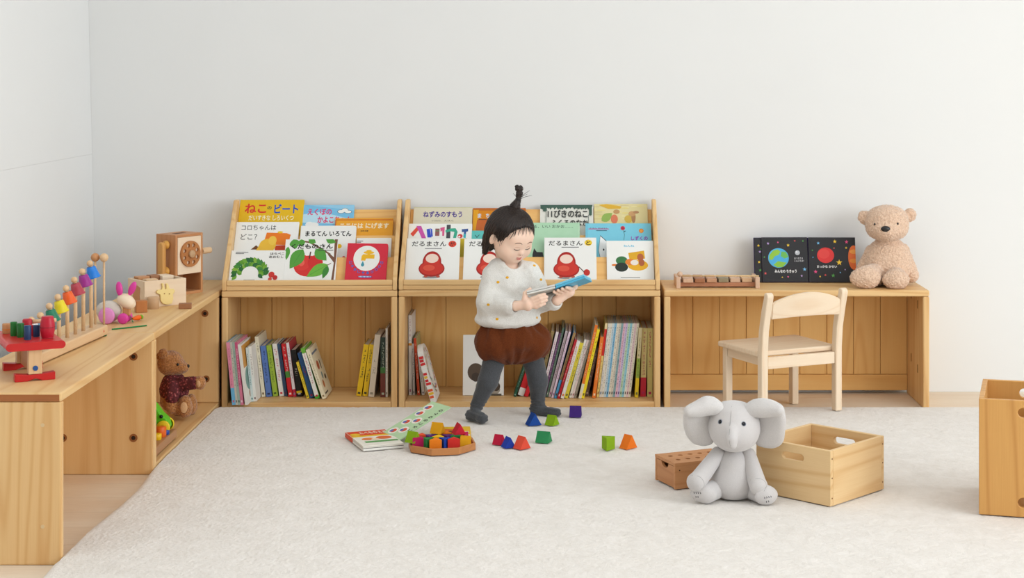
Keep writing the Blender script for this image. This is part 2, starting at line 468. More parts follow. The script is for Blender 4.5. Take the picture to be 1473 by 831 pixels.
b.inputs['Roughness'].default_value = 1; b.inputs['Specular IOR Level'].default_value = .05
b.inputs['Sheen Weight'].default_value = .35; b.inputs['Sheen Roughness'].default_value = .5
edge_px = [(352, 583.5), (318, 585), (303, 590), (290, 597), (265, 614), (243, 636), (230, 654), (219, 671), (212, 682.5), (203, 696), (192, 708), (168, 730), (140, 752), (112, 773), (88, 797), (58, 832), (20, 875), (-60, 960)]
left = [ground(x, y, .012) for x, y in edge_px]
ys = [p.y for p in left]; xs = [p.x for p in left]
BACK = 5.683
def rug_x(y):
    """left border of the rug at distance y"""
    for i in range(len(ys) - 1):
        if ys[i] >= y >= ys[i + 1]:
            t = (ys[i] - y) / (ys[i] - ys[i + 1]); return xs[i] + t * (xs[i + 1] - xs[i])
    return xs[0] if y > ys[0] else xs[-1]
LX_ = -1.171
mb = MB()
NX, NY = 720, 760
RX1 = 1.75
vs = []; fs = []
YF = 3.05
for j in range(NY + 1):
    y = YF + (BACK - YF) * (j / NY)
    xl = rug_x(min(y, ys[0]))
    if y > ys[0]: xl = xs[0] + (y - ys[0]) * 2.0
    for i in range(NX + 1):
        t = i / NX
        x = xl + (RX1 - xl) * (t * t * .35 + t * .65)
        x = max(x, LX_ + .0025) if y > 3.9 else x
        d = min((x - xl) * .9, BACK - y, RX1 - x, y - YF)
        e = min(1, max(0, d) / .022)
        z = RUG * math.sqrt(max(0, 1 - (1 - e) ** 2)) * .93 + .001
        p_ = Vector((x, y, 0))
        q_ = Vector((x * 34 + 1.2 * mnoise.noise(p_ * 20), y * 34, 4))
        z += e * (.0010 * mnoise.noise(p_ * 10) + .0010 * mnoise.noise(q_) + .0013 * mnoise.noise(Vector((x * 120, y * 120, 1))) + .0012 * mnoise.noise(Vector((x * 230, y * 230, 9))) - .0012)
        z = min(z, .0209)
        vs.append((x, y, max(z, .0006)))
for j in range(NY):
    for i in range(NX):
        a = j * (NX + 1) + i; fs.append((a, a + 1, a + NX + 2, a + NX + 1))
mb.raw(vs, fs, rug_m, True)
rim = [i for i in range(NX + 1)] + [j * (NX + 1) + NX for j in range(1, NY + 1)] + [NY * (NX + 1) + i for i in range(NX - 1, -1, -1)] + [j * (NX + 1) for j in range(NY - 1, 0, -1)]
base = [(vs[i][0], vs[i][1], 0.0003) for i in rim]
o0 = len(vs)
mb.v.extend(base); n = len(rim)
for i in range(n):
    mb.f.append((rim[(i + 1) % n], rim[i], o0 + i, o0 + (i + 1) % n)); mb.mi.append(0); mb.sm.append(False)
mb.f.append(tuple(o0 + i for i in range(n))[::-1]); mb.mi.append(0); mb.sm.append(False)
tag(mb.build('rug'), 'large ivory plush rug spread over the pale plank floor', 'rug')

# ================================================================== furniture
FRONT = 5.728; YAW1 = math.radians(1.8); H = .40; TH = .021; DEP = .285
BEV = .004
def bolt(mb_parent, pos, axis, name='bolt_hole'):
    """round dark screw recess with a wooden rim on a panel face"""
    mb = MB()
    a = Vector(pos); d = Vector(axis)
    mb.cyl(a, a + d * .0012, .0115, flat((150, 92, 48), .6), 20)
    mb.cyl(a + d * .0013, a + d * .0016, .006, flat((40, 24, 14), .6), 14)
    return mb.build(name, mb_parent)
def planks(mb, x0, x1, y0, y1, z0, z1, n, m):
    w_ = (x1 - x0) / n
    for i in range(n):
        mb.box(x0 + i * w_ + .0007, x0 + (i + 1) * w_ - .0007, y0, y1, z0, z1, m, .0009, 1)
    mb.box(x0, x1, y1 - .003, y1, z0, z1, m)
def cabinet(name, label, cat, W, loc, rotz, bottom=True, nplank=5, rail=False, back=True, dep=DEP, bolts=(), group=None):
    """open fronted box unit; local x along the front (0..W), y into depth (0..dep), z up"""
    t = thing(name, label, cat, loc, rotz, group)
    parts = {}
    mb = MB(); mb.box(0, W, 0, dep, H - TH, H, pine('x'), BEV); parts['top'] = mb.build('top_panel', t)
    for k, x in enumerate((0, W - TH)):
        mb = MB(); mb.box(x, x + TH, 0, dep, 0, H - TH - .0004, pine('z'), BEV)
        parts['side%d' % k] = mb.build('side_panel', t)
    if bottom:
        mb = MB(); mb.box(TH + .0003, W - TH - .0003, .001, dep - .002, 0.002, .024, pine('x'), .002); parts['bottom'] = mb.build('bottom_panel', t)
    if back:
        mb = MB(); zb = .024 if bottom else .068
        planks(mb, TH + .0003, W - TH - .0003, dep - .016, dep - .004, zb + .0005, H - TH - .0005, nplank, pine_lifted('z')); parts['back'] = mb.build('back_panel', t)
        if rail:
            mb = MB(); mb.box(TH + .0003, W - TH - .0003, dep - .021, dep - .003, .012, .0675, pine_lifted('x'), .002); parts['rail'] = mb.build('back_rail', t)
    return t, parts
# two units along the left side, their open fronts face right (+x): local x -> -y
LX = -1.171
NEAR, MID = 3.929, 4.822
t, P = cabinet('low_bench', 'low pine bench nearest the camera with open front', 'bench', MID - NEAR - .001, (LX, NEAR, 0), PI / 2, bottom=False, rail=True, dep=.30)
# rotz = +90: local x -> +y, local y -> -x
for (yy, zz) in ((.035, .105), (.235, .105), (.035, .335), (.235, .335)):
    bolt(P['side1'], (MID - NEAR - .001 - TH, .02 + yy, zz), (-1, 0, 0))
for (yy, zz) in ((.055, .09), (.055, .325), (.24, .09), (.24, .325)):
    m_ = MB(); m_.cyl((0, yy - .012, zz), (-.0012, yy - .012, zz), .0045, flat((226, 196, 150), .5), 14); m_.build('dowel_cap', P['side0'])
mb = MB(); mb.box(-.0005, .0006, .0045, .2955, H - TH + .0008, H - .0045, wood('end_grain', (172, 108, 62), (146, 84, 46), 'y', rings=20, line=.2)); eg = mb.build('end_grain', P['top']); eg['label'] = 'dark end grain'
t, P = cabinet('low_shelf', 'low pine shelf unit along the left wall holding a brown teddy', 'shelf', WALL_Y - .016 - MID, (LX, MID, 0), PI / 2, bottom=True, dep=.30, nplank=6)
mb = MB(); xd = FRONT - MID - TH
mb.box(xd, xd + TH, .0005, .285, .0245, H - TH - .0005, pine('z'), BEV); dv = mb.build('divider_panel', t)
for (yy, zz) in ((.042, .105), (.046, .325)):
    bolt(dv, (xd, yy, zz), (-1, 0, 0))
# back row
t, P = cabinet('bookshelf', 'narrow pine bookshelf in the left corner, its two book groups leaning on opposite sides', 'bookshelf', .590, (-1.1615, FRONT - .022, 0), YAW1, nplank=5)
SH1 = t
t, P = cabinet('bookshelf', 'wide pine bookshelf behind the toddler', 'bookshelf', .885, (-.568, FRONT, 0), 0, nplank=7)
t, P = cabinet('low_bench', 'pine bench on the right with the beige bear sitting on it', 'bench', .896, (.330, FRONT, 0), 0, bottom=False, rail=True, nplank=9)
for (yy, zz) in ((.09, .34), (.2, .36), (.09, .12), (.2, .14)):
    m_ = MB(); m_.box(.896 - TH - .0008, .896 - TH, yy - .0035, yy + .0035, zz - .014, zz + .014, flat((120, 72, 36), .6)); m_.build('slot', P['side1'])
# ------------------------------------------------------------------ book display racks
TILT = math.radians(36)
TIERS = [(.027, .0265), (.112, .090), (.197, .165)]          # local (y, z) of each tier's resting corner
RH = .286
def rack(name, label, W, loc, rotz):
    t = thing(name, label, 'display rack', loc, rotz)
    prof = [(0, 0), (.282, 0), (.282, RH), (.243, RH), (.002, .036), (0, .03)]
    for x in (0, W - .015):
        mb = MB(); mb.prism(prof, x, x + .015, pine('z'), 'yz', .0035); mb.build('side_panel', t)
    a, b_ = .0153, W - .0153
    mb = MB(); mb.box(a, b_, .004, .28, .0005, .0155, pine('x'), .001); mb.build('bottom_panel', t)
    mb = MB(); mb.box(a, b_, .002, .017, .016, .034, pine('x'), .003); mb.build('front_rail', t)
    st, ct = math.sin(TILT), math.cos(TILT)
    for k, (y, z) in enumerate(TIERS):
        # sloping rest behind the books of this tier: lies along the tilt, 2.1 cm behind the resting corner
        off = .0185
        oy, oz = y + off * ct, z - off * st
        ln = (.105, .108, .118)[k]
        Tm = Matrix.Translation((0, oy, oz)) @ Matrix.Rotation(-TILT, 4, 'X')
        mb = MB(); mb.box(a, b_, 0, .008, -.0, ln, pine_lifted('x'), .0015, T=Tm)
        mb.build('rest_board', t)
        if k:
            mb = MB(); Tm = Matrix.Translation((0, y, z)) @ Matrix.Rotation(-TILT, 4, 'X')
            mb.box(a, b_, -.0015, .018, -.0075, -.0005, pine('x'), .0015, T=Tm); mb.build('ledge', t)
    return t
RK1 = rack('book_rack', 'sloping pine display rack in the left corner beside the wooden phone', .588, (-1.1605, FRONT - .022, H + .001), YAW1)
RK2 = rack('book_rack', 'wide sloping pine display rack behind the toddler', .883, (-.5675, FRONT, H + .001), 0)
# ================================================================== printed matter
_txt_cache = {}
def text_mesh(body, bold=0.0):
    key = (body, bold)
    if key in _txt_cache: return _txt_cache[key]
    c = bpy.data.curves.new('lettering', 'FONT'); c.body = body; c.size = 1; c.resolution_u = 3; c.offset = bold; c.fill_mode = 'FRONT'
    o = bpy.data.objects.new('lettering', c); COL.objects.link(o)
    dg = bpy.context.evaluated_depsgraph_get(); dg.update()
    me = bpy.data.meshes.new_from_object(o.evaluated_get(dg))
    v = [(p.co.x, p.co.y) for p in me.vertices]; f = [tuple(p.vertices) for p in me.polygons]
    bpy.data.objects.remove(o); bpy.data.curves.remove(c); bpy.data.meshes.remove(me)
    if v:
        x0 = min(p[0] for p in v); x1 = max(p[0] for p in v); y0 = min(p[1] for p in v); y1 = max(p[1] for p in v)
        v = [((p[0] - x0) / max(1e-6, x1 - x0), (p[1] - y0) / max(1e-6, y1 - y0)) for p in v]
    _txt_cache[key] = (v, f)
    return v, f
class Art:
    """flat print on a surface: shapes given in tracing coordinates, mapped by fn to (u, v) metres on the face"""
    def __init__(s, fn, clip=None):
        s.fn = fn; s.items = []; s.layer = 1; s.clip = clip
    def _add(s, pts, faces, col):
        uv = [s.fn(*p) for p in pts]
        if s.clip:
            w_, h_ = s.clip
            uv = [(min(max(u, .0003), w_ - .0003), min(max(v, .0003), h_ - .0003)) for u, v in uv]
        s.items.append((uv, faces, col, s.layer)); s.layer += 1; return s
    def poly(s, pts, col): return s._add(pts, [tuple(range(len(pts)))], col)
    def rect(s, x0, y0, x1, y1, col): return s.poly([(x0, y0), (x1, y0), (x1, y1), (x0, y1)], col)
    def ell(s, cx, cy, rx, ry, col, n=24, rot=0, a0=0, a1=2 * PI):
        p = []
        m = n if abs(a1 - a0 - 2 * PI) < 1e-6 else n + 1
        for i in range(m):
            a = a0 + (a1 - a0) * i / n
            x, y = rx * math.cos(a), ry * math.sin(a)
            p.append((cx + x * math.cos(rot) - y * math.sin(rot), cy + x * math.sin(rot) + y * math.cos(rot)))
        return s.poly(p, col)
    def leaf(s, x0, y0, x1, y1, wd, col, n=8):
        dx, dy = x1 - x0, y1 - y0
        p = []
        for sgn in (1, -1):
            rng = range(n + 1) if sgn == 1 else range(n - 1, 0, -1)
            for i in rng:
                t = i / n; q = wd * math.sin(PI * t ** .8) * sgn
                p.append((x0 + dx * t - dy * q, y0 + dy * t + dx * q))
        return s.poly(p, col)
    def star(s, cx, cy, r, col, k=.42, rot=0):
        return s.poly([(cx + (r if i % 2 == 0 else r * k) * math.sin(rot + PI * i / 5), cy - (r if i % 2 == 0 else r * k) * math.cos(rot + PI * i / 5)) for i in range(10)], col)
    def line(s, pts, wd, col):
        for (a, b_), (c, d) in zip(pts, pts[1:]):
            L_ = math.hypot(c - a, d - b_) or 1; nx, ny = -(d - b_) / L_ * wd / 2, (c - a) / L_ * wd / 2
            s.poly([(a + nx, b_ + ny), (c + nx, d + ny), (c - nx, d - ny), (a - nx, b_ - ny)], col); s.layer -= 1
        s.layer += 1; return s
    def text(s, body, x0, y0, x1, y1, col, bold=.0, slant=0):
        bold = min(bold, .024) + .006
        """letters fitted to the box x0,y0 (top left) .. x1,y1 (bottom right)"""
        v, f = text_mesh(body, bold)
        return s._add([(x0 + (x1 - x0) * u, y1 + (y0 - y1) * q + slant * u) for u, q in v], f, col)
    def put(s, mb, T, z0=0.0, rough=.45):
        for uv, faces, col, lay in s.items:
            vs = [(u, v, z0 + .00003 * lay) for u, v in uv]
            fs = []
            for f in faces:
                # face the viewer side (+z)
                ar = sum(vs[f[i]][0] * vs[f[(i + 1) % len(f)]][1] - vs[f[(i + 1) % len(f)]][0] * vs[f[i]][1] for i in range(len(f)))
                fs.append(f if ar > 0 else f[::-1])
            mb.raw(vs, fs, flat(col, rough), False, T)
PAPER = (240, 236, 226)
def book_parts(t, w, h, th, col, art=None, spine_col=None, round_r=0, T=None, page_col=PAPER, spine='left', board=.0022):
    """local frame: x across the cover, y up the cover, z out of the front cover"""
    T = T or Matrix()
    mb = MB(); c = flat(col, .45)
    def board_(z0, z1):
        if round_r:
            p = []
            for cx, cy, a in ((w - round_r, h - round_r, 0), (round_r * .2, h - round_r * .2, PI / 2), (round_r * .2, round_r * .2, PI), (w - round_r, round_r, 1.5 * PI)):
                rr = round_r if cx > w / 2 else round_r * .2
                for i in range(5):
                    q = a + PI / 2 * i / 4; p.append((cx + rr * math.cos(q), cy + rr * math.sin(q)))
            mb.prism(p, z0, z1, c, 'xy', 0, T=T)
        else:
            mb.box(0, w, 0, h, z0, z1, c, .0006, 1, T=T)
    board_(th - board, th); board_(0, board)
    sx = (-.0004, .0016) if spine == 'left' else (w - .0016, w + .0004)
    mb.box(sx[0], sx[1], 0, h, .0002, th - .0002, flat(spine_col or col, .45), 0, T=T)
    if art: art.put(mb, T, th)
    mb.build('cover', t)
    mb = MB()
    pw0, pw1 = (.002, w - .003) if spine == 'left' else (.003, w - .002)
    mb.box(pw0, pw1, .0025, h - .0025, board + .0001, th - board - .0001, flat(page_col, .8), 0, T=T); mb.build('pages', t)
def rack_frame(rk, tier, back_off):
    st, ct = math.sin(TILT), math.cos(TILT)
    y, z = TIERS[tier]
    o = .018 - back_off
    return (y + o * ct, z - o * st + .0004)
def rack_book(rk, tier, xl, xr, yt, zoom, label, base_col, th=.009, draw=None, back=0, roll=0, round_r=0, spine_col=None, group=None):
    """zoom = (ox, oy, scale): tracing coordinates -> photo pixels. xl, xr, yt in photo pixels."""
    st, ct = math.sin(TILT), math.cos(TILT)
    yaw = rk.rotation_euler.z
    oy, oz = rack_frame(rk, tier, back)
    O = rk.location
    xm = ((xl + xr) / 2 - X0) * 5.8 / F_PX - O.x
    Yb = O.y + oy + xm * math.sin(yaw); Zb = O.z + oz
    # front face: offset th along the outward normal (0,-ct,st)
    Yf, Zf = Yb - th * ct, Zb + th * st
    # solve height so that the top edge of the front face shows at row yt
    k = (yt - Y0) / F_PX
    h = (CAM_H - Zf - k * Yf) / (ct + k * st)
    Ym = Yf + .5 * h * st
    wl, wr = (xl - X0) * Ym / F_PX, (xr - X0) * Ym / F_PX
    w_ = wr - wl
    pb = Y0 + F_PX * (CAM_H - Zf) / Yf
    lx = min(max(wl - O.x, .0163), WIDTH[rk.name] - .0163 - w_)
    t = thing('picture_book', label, 'book', (0, 0, 0), 0, group or ('picture books on the left display rack' if rk is RK1 else 'picture books on the wide display rack'))
    M0 = Matrix.Translation(O) @ Matrix.Rotation(yaw, 4, 'Z') @ Matrix.Translation((lx, oy, oz)) @ Matrix(((1, 0, 0, 0), (0, st, -ct, 0), (0, ct, st, 0), (0, 0, 0, 1)))
    if roll: M0 = M0 @ Matrix.Translation((0, 0 if roll > 0 else abs(math.sin(roll)) * w_, 0)) @ Matrix.Rotation(roll, 4, 'Z')
    t.matrix_world = M0
    zx, zy, zs = zoom
    def fn(a, b_):
        px, py = zx + a / zs, zy + b_ / zs
        return ((px - xl) / (xr - xl) * w_, (pb - py) / (pb - yt) * h)
    art = None
    if draw:
        art = Art(fn, (w_, h)); draw(art)
    book_parts(t, w_, h, th, base_col, art, spine_col, round_r)
    return t
ZL = (310, 270, 1402 / 270); ZM = (565, 270, 753 / 145); ZR = (750, 270, 1091 / 210)
WIDTH = {RK1.name: .588, RK2.name: .883}
WHITE = (243, 242, 238); INK = (38, 36, 36)
# ---- left rack, back tier
def d(a):
    a.text('ねこ', 205, 118, 365, 190, (214, 52, 36), .03); a.text('の', 372, 138, 404, 162, (40, 70, 50), .02)
    a.text('ビート', 425, 122, 604, 192, (28, 84, 190), .035); a.text('だいすきな しろいくつ', 240, 205, 575, 245, (250, 244, 214), .01)
    a.ell(300, 300, 90, 30, (196, 160, 20))
rack_book(RK1, 2, 342, 434, 287, ZL, 'yellow picture book with red and blue title at the back of the left rack', (232, 186, 26), draw=d)
def d(a):
    a.poly([(700, 130), (1045, 128), (1045, 170), (880, 150)], (150, 206, 236)); a.poly([(650, 200), (800, 180), (1045, 240), (1045, 275), (650, 260)], (190, 224, 240))
    for p in ((950, 178, 28, 14), (978, 168, 26, 16), (1002, 180, 28, 12)): a.ell(*p, (60, 70, 80))
    for p in ((950, 178, 25, 12), (978, 168, 23, 14), (1002, 180, 25, 10)): a.ell(*p, WHITE)
    a.ell(740, 276, 50, 18, WHITE); a.ell(720, 268, 26, 14, WHITE)
    a.text('えくぼの', 700, 155, 880, 205, (222, 60, 120), .02); a.text('かよこちゃん', 778, 215, 1030, 265, (222, 50, 110), .03)
rack_book(RK1, 2, 436.5, 511.5, 294.5, ZL, 'pale blue picture book with pink title and white clouds', (122, 192, 230), th=.008, draw=d)
def d(a):
    a.rect(905, 235, 1340, 244, (214, 120, 30)); a.rect(905, 236, 915, 350, (196, 84, 30)); a.text('ここには にげます', 945, 262, 1310, 305, (252, 238, 206), .025)
    a.text('五味太郎', 1100, 316, 1158, 328, (70, 50, 30), .02)
rack_book(RK1, 2, 485, 568, 313.5, ZL, 'orange picture book with cream title at the right end of the left rack', (238, 166, 44), th=.008, draw=d, back=.0088)
# ---- left rack, middle tier
def d(a):
    a.text('コロちゃんは', 178, 278, 436, 318, INK); a.text('どこ？', 178, 345, 300, 388, INK)
    a.poly([(370, 335), (520, 340), (550, 352), (535, 430), (350, 425)], (238, 124, 30)); a.poly([(440, 432), (515, 430), (535, 470), (520, 550), (440, 550)], (206, 62, 24))
    a.ell(470, 333, 20, 8, (240, 200, 40)); a.ell(385, 430, 62, 48, (240, 190, 60)); a.ell(418, 395, 30, 34, (244, 200, 76)); a.poly([(300, 430), (340, 462), (262, 462)], (110, 66, 34)); a.poly([(340, 400), (440, 450), (430, 470), (300, 470)], (240, 190, 60))
rack_book(RK1, 1, 336.5, 426.5, 319, ZL, 'white picture book with handwritten black title above an orange door picture', WHITE, draw=d)
def d(a):
    a.text('まるてん いろてん', 678, 322, 1022, 362, (20, 20, 20), .03); a.ell(938, 437, 17, 16, (244, 190, 20)); a.ell(975, 525, 14, 14, (196, 40, 40))
rack_book(RK1, 1, 433.5, 513.2, 324.5, ZL, 'white picture book with bold black title and yellow dot behind the apple book', WHITE, draw=d, round_r=.006)
def d(a):
    for y, x1 in ((395, 1110), (404, 1095)): a.rect(1028, y, x1, y + 5, (90, 90, 100))
    a.rect(1085, 415, 1108, 421, (200, 60, 60))
rack_book(RK1, 1, 514.5, 564.5, 342, ZL, 'plain white picture book standing behind the red book with the tap', WHITE, draw=d, round_r=.004)
# ---- left rack, front tier
def d(a):
    rg = random.Random(3)
    greens = ((70, 140, 50), (44, 112, 40), (112, 168, 52), (58, 128, 62), (132, 178, 60), (36, 98, 52), (92, 150, 40))
    n_ = 17
    for i in range(n_):
        q = PI * (1.04 - 1.08 * i / (n_ - 1))
        for rr, dl in ((62, -.3), (100, .3)):
            cx, cy = 250 + rr * math.cos(q), 640 - rr * .85 * math.sin(q)
            ex, ey = 250 + (rr + 44) * math.cos(q + dl), 640 - (rr + 44) * .85 * math.sin(q + dl)
            a.leaf(cx, cy, ex, ey, .3, greens[(i * 3 + int(rr)) % 7])
    a.ell(410, 650, 22, 22, (206, 50, 44)); a.ell(438, 672, 18, 18, (190, 40, 40)); a.ell(402, 684, 14, 14, (214, 70, 60))
    a.text('はらぺこ', 388, 484, 492, 502, INK); a.text('あおむし', 380, 508, 488, 526, INK)
    a.rect(128, 480, 222, 484, (90, 90, 90)); a.rect(128, 490, 190, 494, (90, 90, 90)); a.rect(208, 688, 290, 692, (120, 120, 120))
rack_book(RK1, 0, 328.5, 406.5, 360, ZL, 'small white board book with a green leafy arch at the left front', WHITE, th=.012, draw=d, round_r=.006)
def d(a):
    g = (84, 158, 60); g2 = (60, 132, 50)
    a.poly([(885, 383), (908, 383), (905, 520), (896, 700), (878, 700), (890, 560), (840, 500), (850, 490), (888, 520)], (120, 80, 60))
    a.line([(640, 398), (700, 408), (760, 440), (860, 500)], 12, (120, 80, 60))
    a.ell(700, 585, 106, 78, (214, 48, 44)); a.ell(655, 560, 60, 58, (220, 58, 50)); a.ell(752, 560, 56, 56, (208, 42, 42))
    a.ell(650, 560, 22, 26, (232, 96, 80)); a.line([(705, 530), (712, 478)], 9, (80, 50, 40))
    for q in ((655, 460, 565, 605, .3), (745, 460, 835, 545, .33), (540, 440, 535, 540, .2), (575, 385, 600, 455, .5), (635, 385, 640, 440, .5), (690, 383, 745, 412, .4), (820, 383, 895, 410, .3)):
        a.leaf(*q, g)
    a.leaf(848, 575, 695, 665, .24, (110, 178, 62)); a.leaf(848, 585, 815, 680, .22, g2)
    a.line([(655, 460), (590, 570)], 2, g2); a.line([(848, 575), (720, 650)], 2, g2); a.line([(870, 565), (845, 580)], 5, (120, 80, 60))
    a.text('くだものさん', 565, 420, 875, 458, (20, 24, 20), .025); a.rect(765, 466, 880, 471, (60, 60, 60))
rack_book(RK1, 0, 410, 485, 344, ZL, 'white picture book with a red apple and green leaves at the front', WHITE, th=.009, draw=d)
def d(a):
    a.ell(1128, 530, 98, 94, WHITE, n=40)
    yl = (242, 186, 36)
    a.ell(1142, 487, 40, 11, yl); a.rect(1132, 474, 1152, 512, yl); a.rect(1098, 500, 1186, 532, yl); a.poly([(1090, 512), (1104, 500), (1124, 532), (1120, 548), (1088, 548)], yl); a.ell(1142, 474, 20, 7, yl)
    a.ell(1102, 578, 12, 14, (60, 150, 170)); a.poly([(1102, 550), (1112, 572), (1092, 572)], (60, 150, 170))
    s_ = 'じゃあじゃあびりびり'
    for i, ch in enumerate(s_):
        q = PI * (.90 - .80 * i / (len(s_) - 1)); cx, cy = 1128 + 122 * math.cos(q), 528 + 112 * math.sin(q)
        a.text(ch, cx - 11, cy - 11, cx + 11, cy + 11, (40, 110, 200), .03)
    a.ell(1128, 668, 52, 8, (36, 96, 180))
    for i in range(9): a.rect(1082 + i * 10, 664, 1088 + i * 10, 672, (220, 226, 240))
rack_book(RK1, 0, 498.5, 557, 350.5, ZL, 'red board book with a yellow tap in a white circle', (214, 40, 62), th=.014, draw=d, roll=math.radians(-1.2), round_r=.007)
# ---- wide rack, back tier
def d(a):
    a.text('ねずみのすもう', 224, 175, 516, 222, (72, 48, 140), .03); a.text('ちいさなおはなし', 290, 240, 362, 252, (110, 100, 90)); a.text('えほん', 384, 240, 455, 252, (110, 100, 90))
    a.rect(155, 145, 590, 150, (206, 200, 150))
rack_book(RK2, 2, 594.3, 679, 298, ZM, 'cream picture book with purple handwritten title above the white book of patchwork letters', (222, 214, 190), draw=d)
def d(a):
    a.rect(600, 170, 753, 240, (214, 132, 20)); a.ell(680, 280, 60, 50, (196, 100, 44)); a.poly([(600, 165), (640, 165), (620, 320), (600, 320)], (226, 160, 30))
    a.text('ま', 632, 192, 660, 226, (206, 220, 236), .03); a.text('ち', 694, 192, 722, 226, (206, 220, 236), .03)
    a.rect(640, 234, 700, 240, (110, 70, 40))
rack_book(RK2, 2, 680, 756, 299, ZM, 'brown and orange picture book beside the cream one, half hidden by the hair', (190, 104, 36), draw=d)
def d(a):
    gr = (66, 96, 84)
    a.rect(140, 128, 533, 140, gr)
    rg = random.Random(5)
    for i in range(46): a.leaf(145 + i * 8.3, 132, 145 + i * 8.3 + rg.uniform(-8, 8), 150 + rg.uniform(0, 16), .3, gr)
    for i in range(12): a.leaf(170, 140 + i * 2, 150 + i * 4, 150 + i * 2, .3, gr)
    for i in range(14): a.leaf(528, 135 + i * 5, 505, 142 + i * 5, .3, gr)
    for i in range(5): a.leaf(190, 150 + i * 4, 160, 165 + i * 3, .3, gr)
    a.rect(182, 165, 186, 290, (120, 130, 124)); a.rect(500, 205, 504, 290, (120, 130, 124))
    a.text('11ぴきのねこ', 196, 168, 496, 226, (60, 62, 60), .02); a.text('ふくろのなか', 222, 240, 500, 290, (60, 62, 60), .02)
rack_book(RK2, 2, 777, 853.5, 294.5, ZR, 'pale grey picture book with dark title and leafy green border', (230, 228, 218), draw=d)
def d(a):
    rg = random.Random(9)
    for i in range(26):
        x, y = rg.uniform(560, 930), rg.uniform(130, 262); a.ell(x, y, rg.uniform(14, 40), rg.uniform(3, 6), ((232, 216, 140), (222, 206, 150), (238, 226, 170))[i % 3])
    a.poly([(580, 130), (640, 122), (750, 140), (740, 158), (650, 158)], (226, 178, 60)); a.leaf(600, 250, 680, 190, .3, (150, 180, 90)); a.ell(695, 235, 26, 34, (222, 124, 90)); a.ell(712, 180, 24, 16, (196, 150, 100))
    a.ell(800, 235, 30, 28, (214, 180, 80)); a.ell(838, 220, 16, 44, (176, 130, 90)); a.ell(828, 196, 26, 20, (206, 160, 110)); a.ell(858, 184, 22, 10, (186, 140, 100))
rack_book(RK2, 2, 855, 932, 293, ZR, 'yellowish picture book with soft painted scene at the right end of the back row', (230, 216, 160), draw=d)
# ---- wide rack, middle tier
def d(a):
    a.rect(480, 380, 545, 545, (214, 186, 40))
    a.poly([(118, 345), (165, 290), (182, 310), (140, 365)], (226, 80, 60)); a.poly([(160, 285), (196, 285), (238, 378), (205, 378)], (206, 84, 170))
    a.poly([(238, 310), (262, 305), (278, 372), (248, 372)], (50, 80, 200)); a.poly([(266, 302), (280, 310), (288, 365), (276, 365)], (50, 80, 200))
    a.rect(304, 305, 336, 360, (150, 90, 90)); a.rect(306, 320, 334, 326, (90, 150, 100))
    a.poly([(340, 300), (374, 292), (372, 360), (358, 360), (356, 320), (344, 330)], (220, 90, 140))
    a.rect(388, 276, 418, 378, (70, 74, 80)); a.poly([(380, 318), (420, 304), (455, 302), (472, 330), (462, 376), (440, 376), (448, 330), (420, 326), (384, 336)], (60, 170, 140))
    a.ell(492, 362, 18, 16, (210, 60, 60)); a.ell(486, 366, 8, 7, WHITE)
    a.poly([(502, 310), (550, 306), (550, 326), (536, 330), (534, 378), (516, 370), (520, 330), (504, 332)], (60, 90, 150)); a.rect(520, 345, 534, 376, (60, 180, 190))
rack_book(RK2, 1, 585, 676.5, 321.5, ZM, 'white picture book with big patchwork coloured letters and a yellow strip', WHITE, draw=d)
def d(a):
    a.line([(612, 352), (626, 372)], 4, INK); a.line([(626, 372), (644, 350)], 4, INK)
rack_book(RK2, 1, 678, 752, 331.5, ZM, 'teal picture book half hidden behind the hair', (96, 192, 186), draw=d)
def d(a):
    a.text('まる、いい おかお……', 60, 278, 385, 302, (80, 110, 90), .01)
    a.poly([(84, 500), (95, 452), (116, 480), (160, 482), (170, 540), (100, 540), (84, 520)], (44, 44, 46)); a.rect(425, 262, 432, 545, (186, 222, 190))
rack_book(RK2, 1, 753.5, 834, 320, ZR, 'mint green picture book with a black cat shape, right of the face', (178, 218, 184), draw=d)
def d(a):
    a.rect(488, 275, 493, 540, (100, 180, 210))
    a.poly([(590, 355), (640, 400), (640, 545), (590, 540), (575, 470)], (60, 70, 80)); a.poly([(591, 362), (637, 404), (637, 541), (592, 537), (578, 470)], (244, 246, 246)); a.ell(614, 463, 6, 8, (30, 30, 30))
    a.ell(760, 302, 17, 16, (206, 60, 76)); a.ell(760, 302, 9, 8, (170, 36, 60)); a.line([(763, 318), (772, 350), (766, 392)], 3, (60, 110, 120)); a.leaf(768, 330, 782, 322, .3, (60, 110, 120))
    a.ell(898, 322, 18, 17, (222, 130, 40)); a.ell(898, 322, 12, 11, (240, 160, 60))
    a.rect(502, 306, 658, 311, (220, 80, 150)); a.text('えほん おはなし', 510, 298, 650, 306, (60, 90, 110)); a.rect(560, 318, 640, 323, (60, 100, 120))
    a.text('しずくの', 820, 362, 945, 394, (150, 70, 180), .04)
rack_book(RK2, 1, 842.5, 937.5, 321, ZR, 'sky blue picture book with a red flower and orange sun', (126, 204, 226), draw=d)
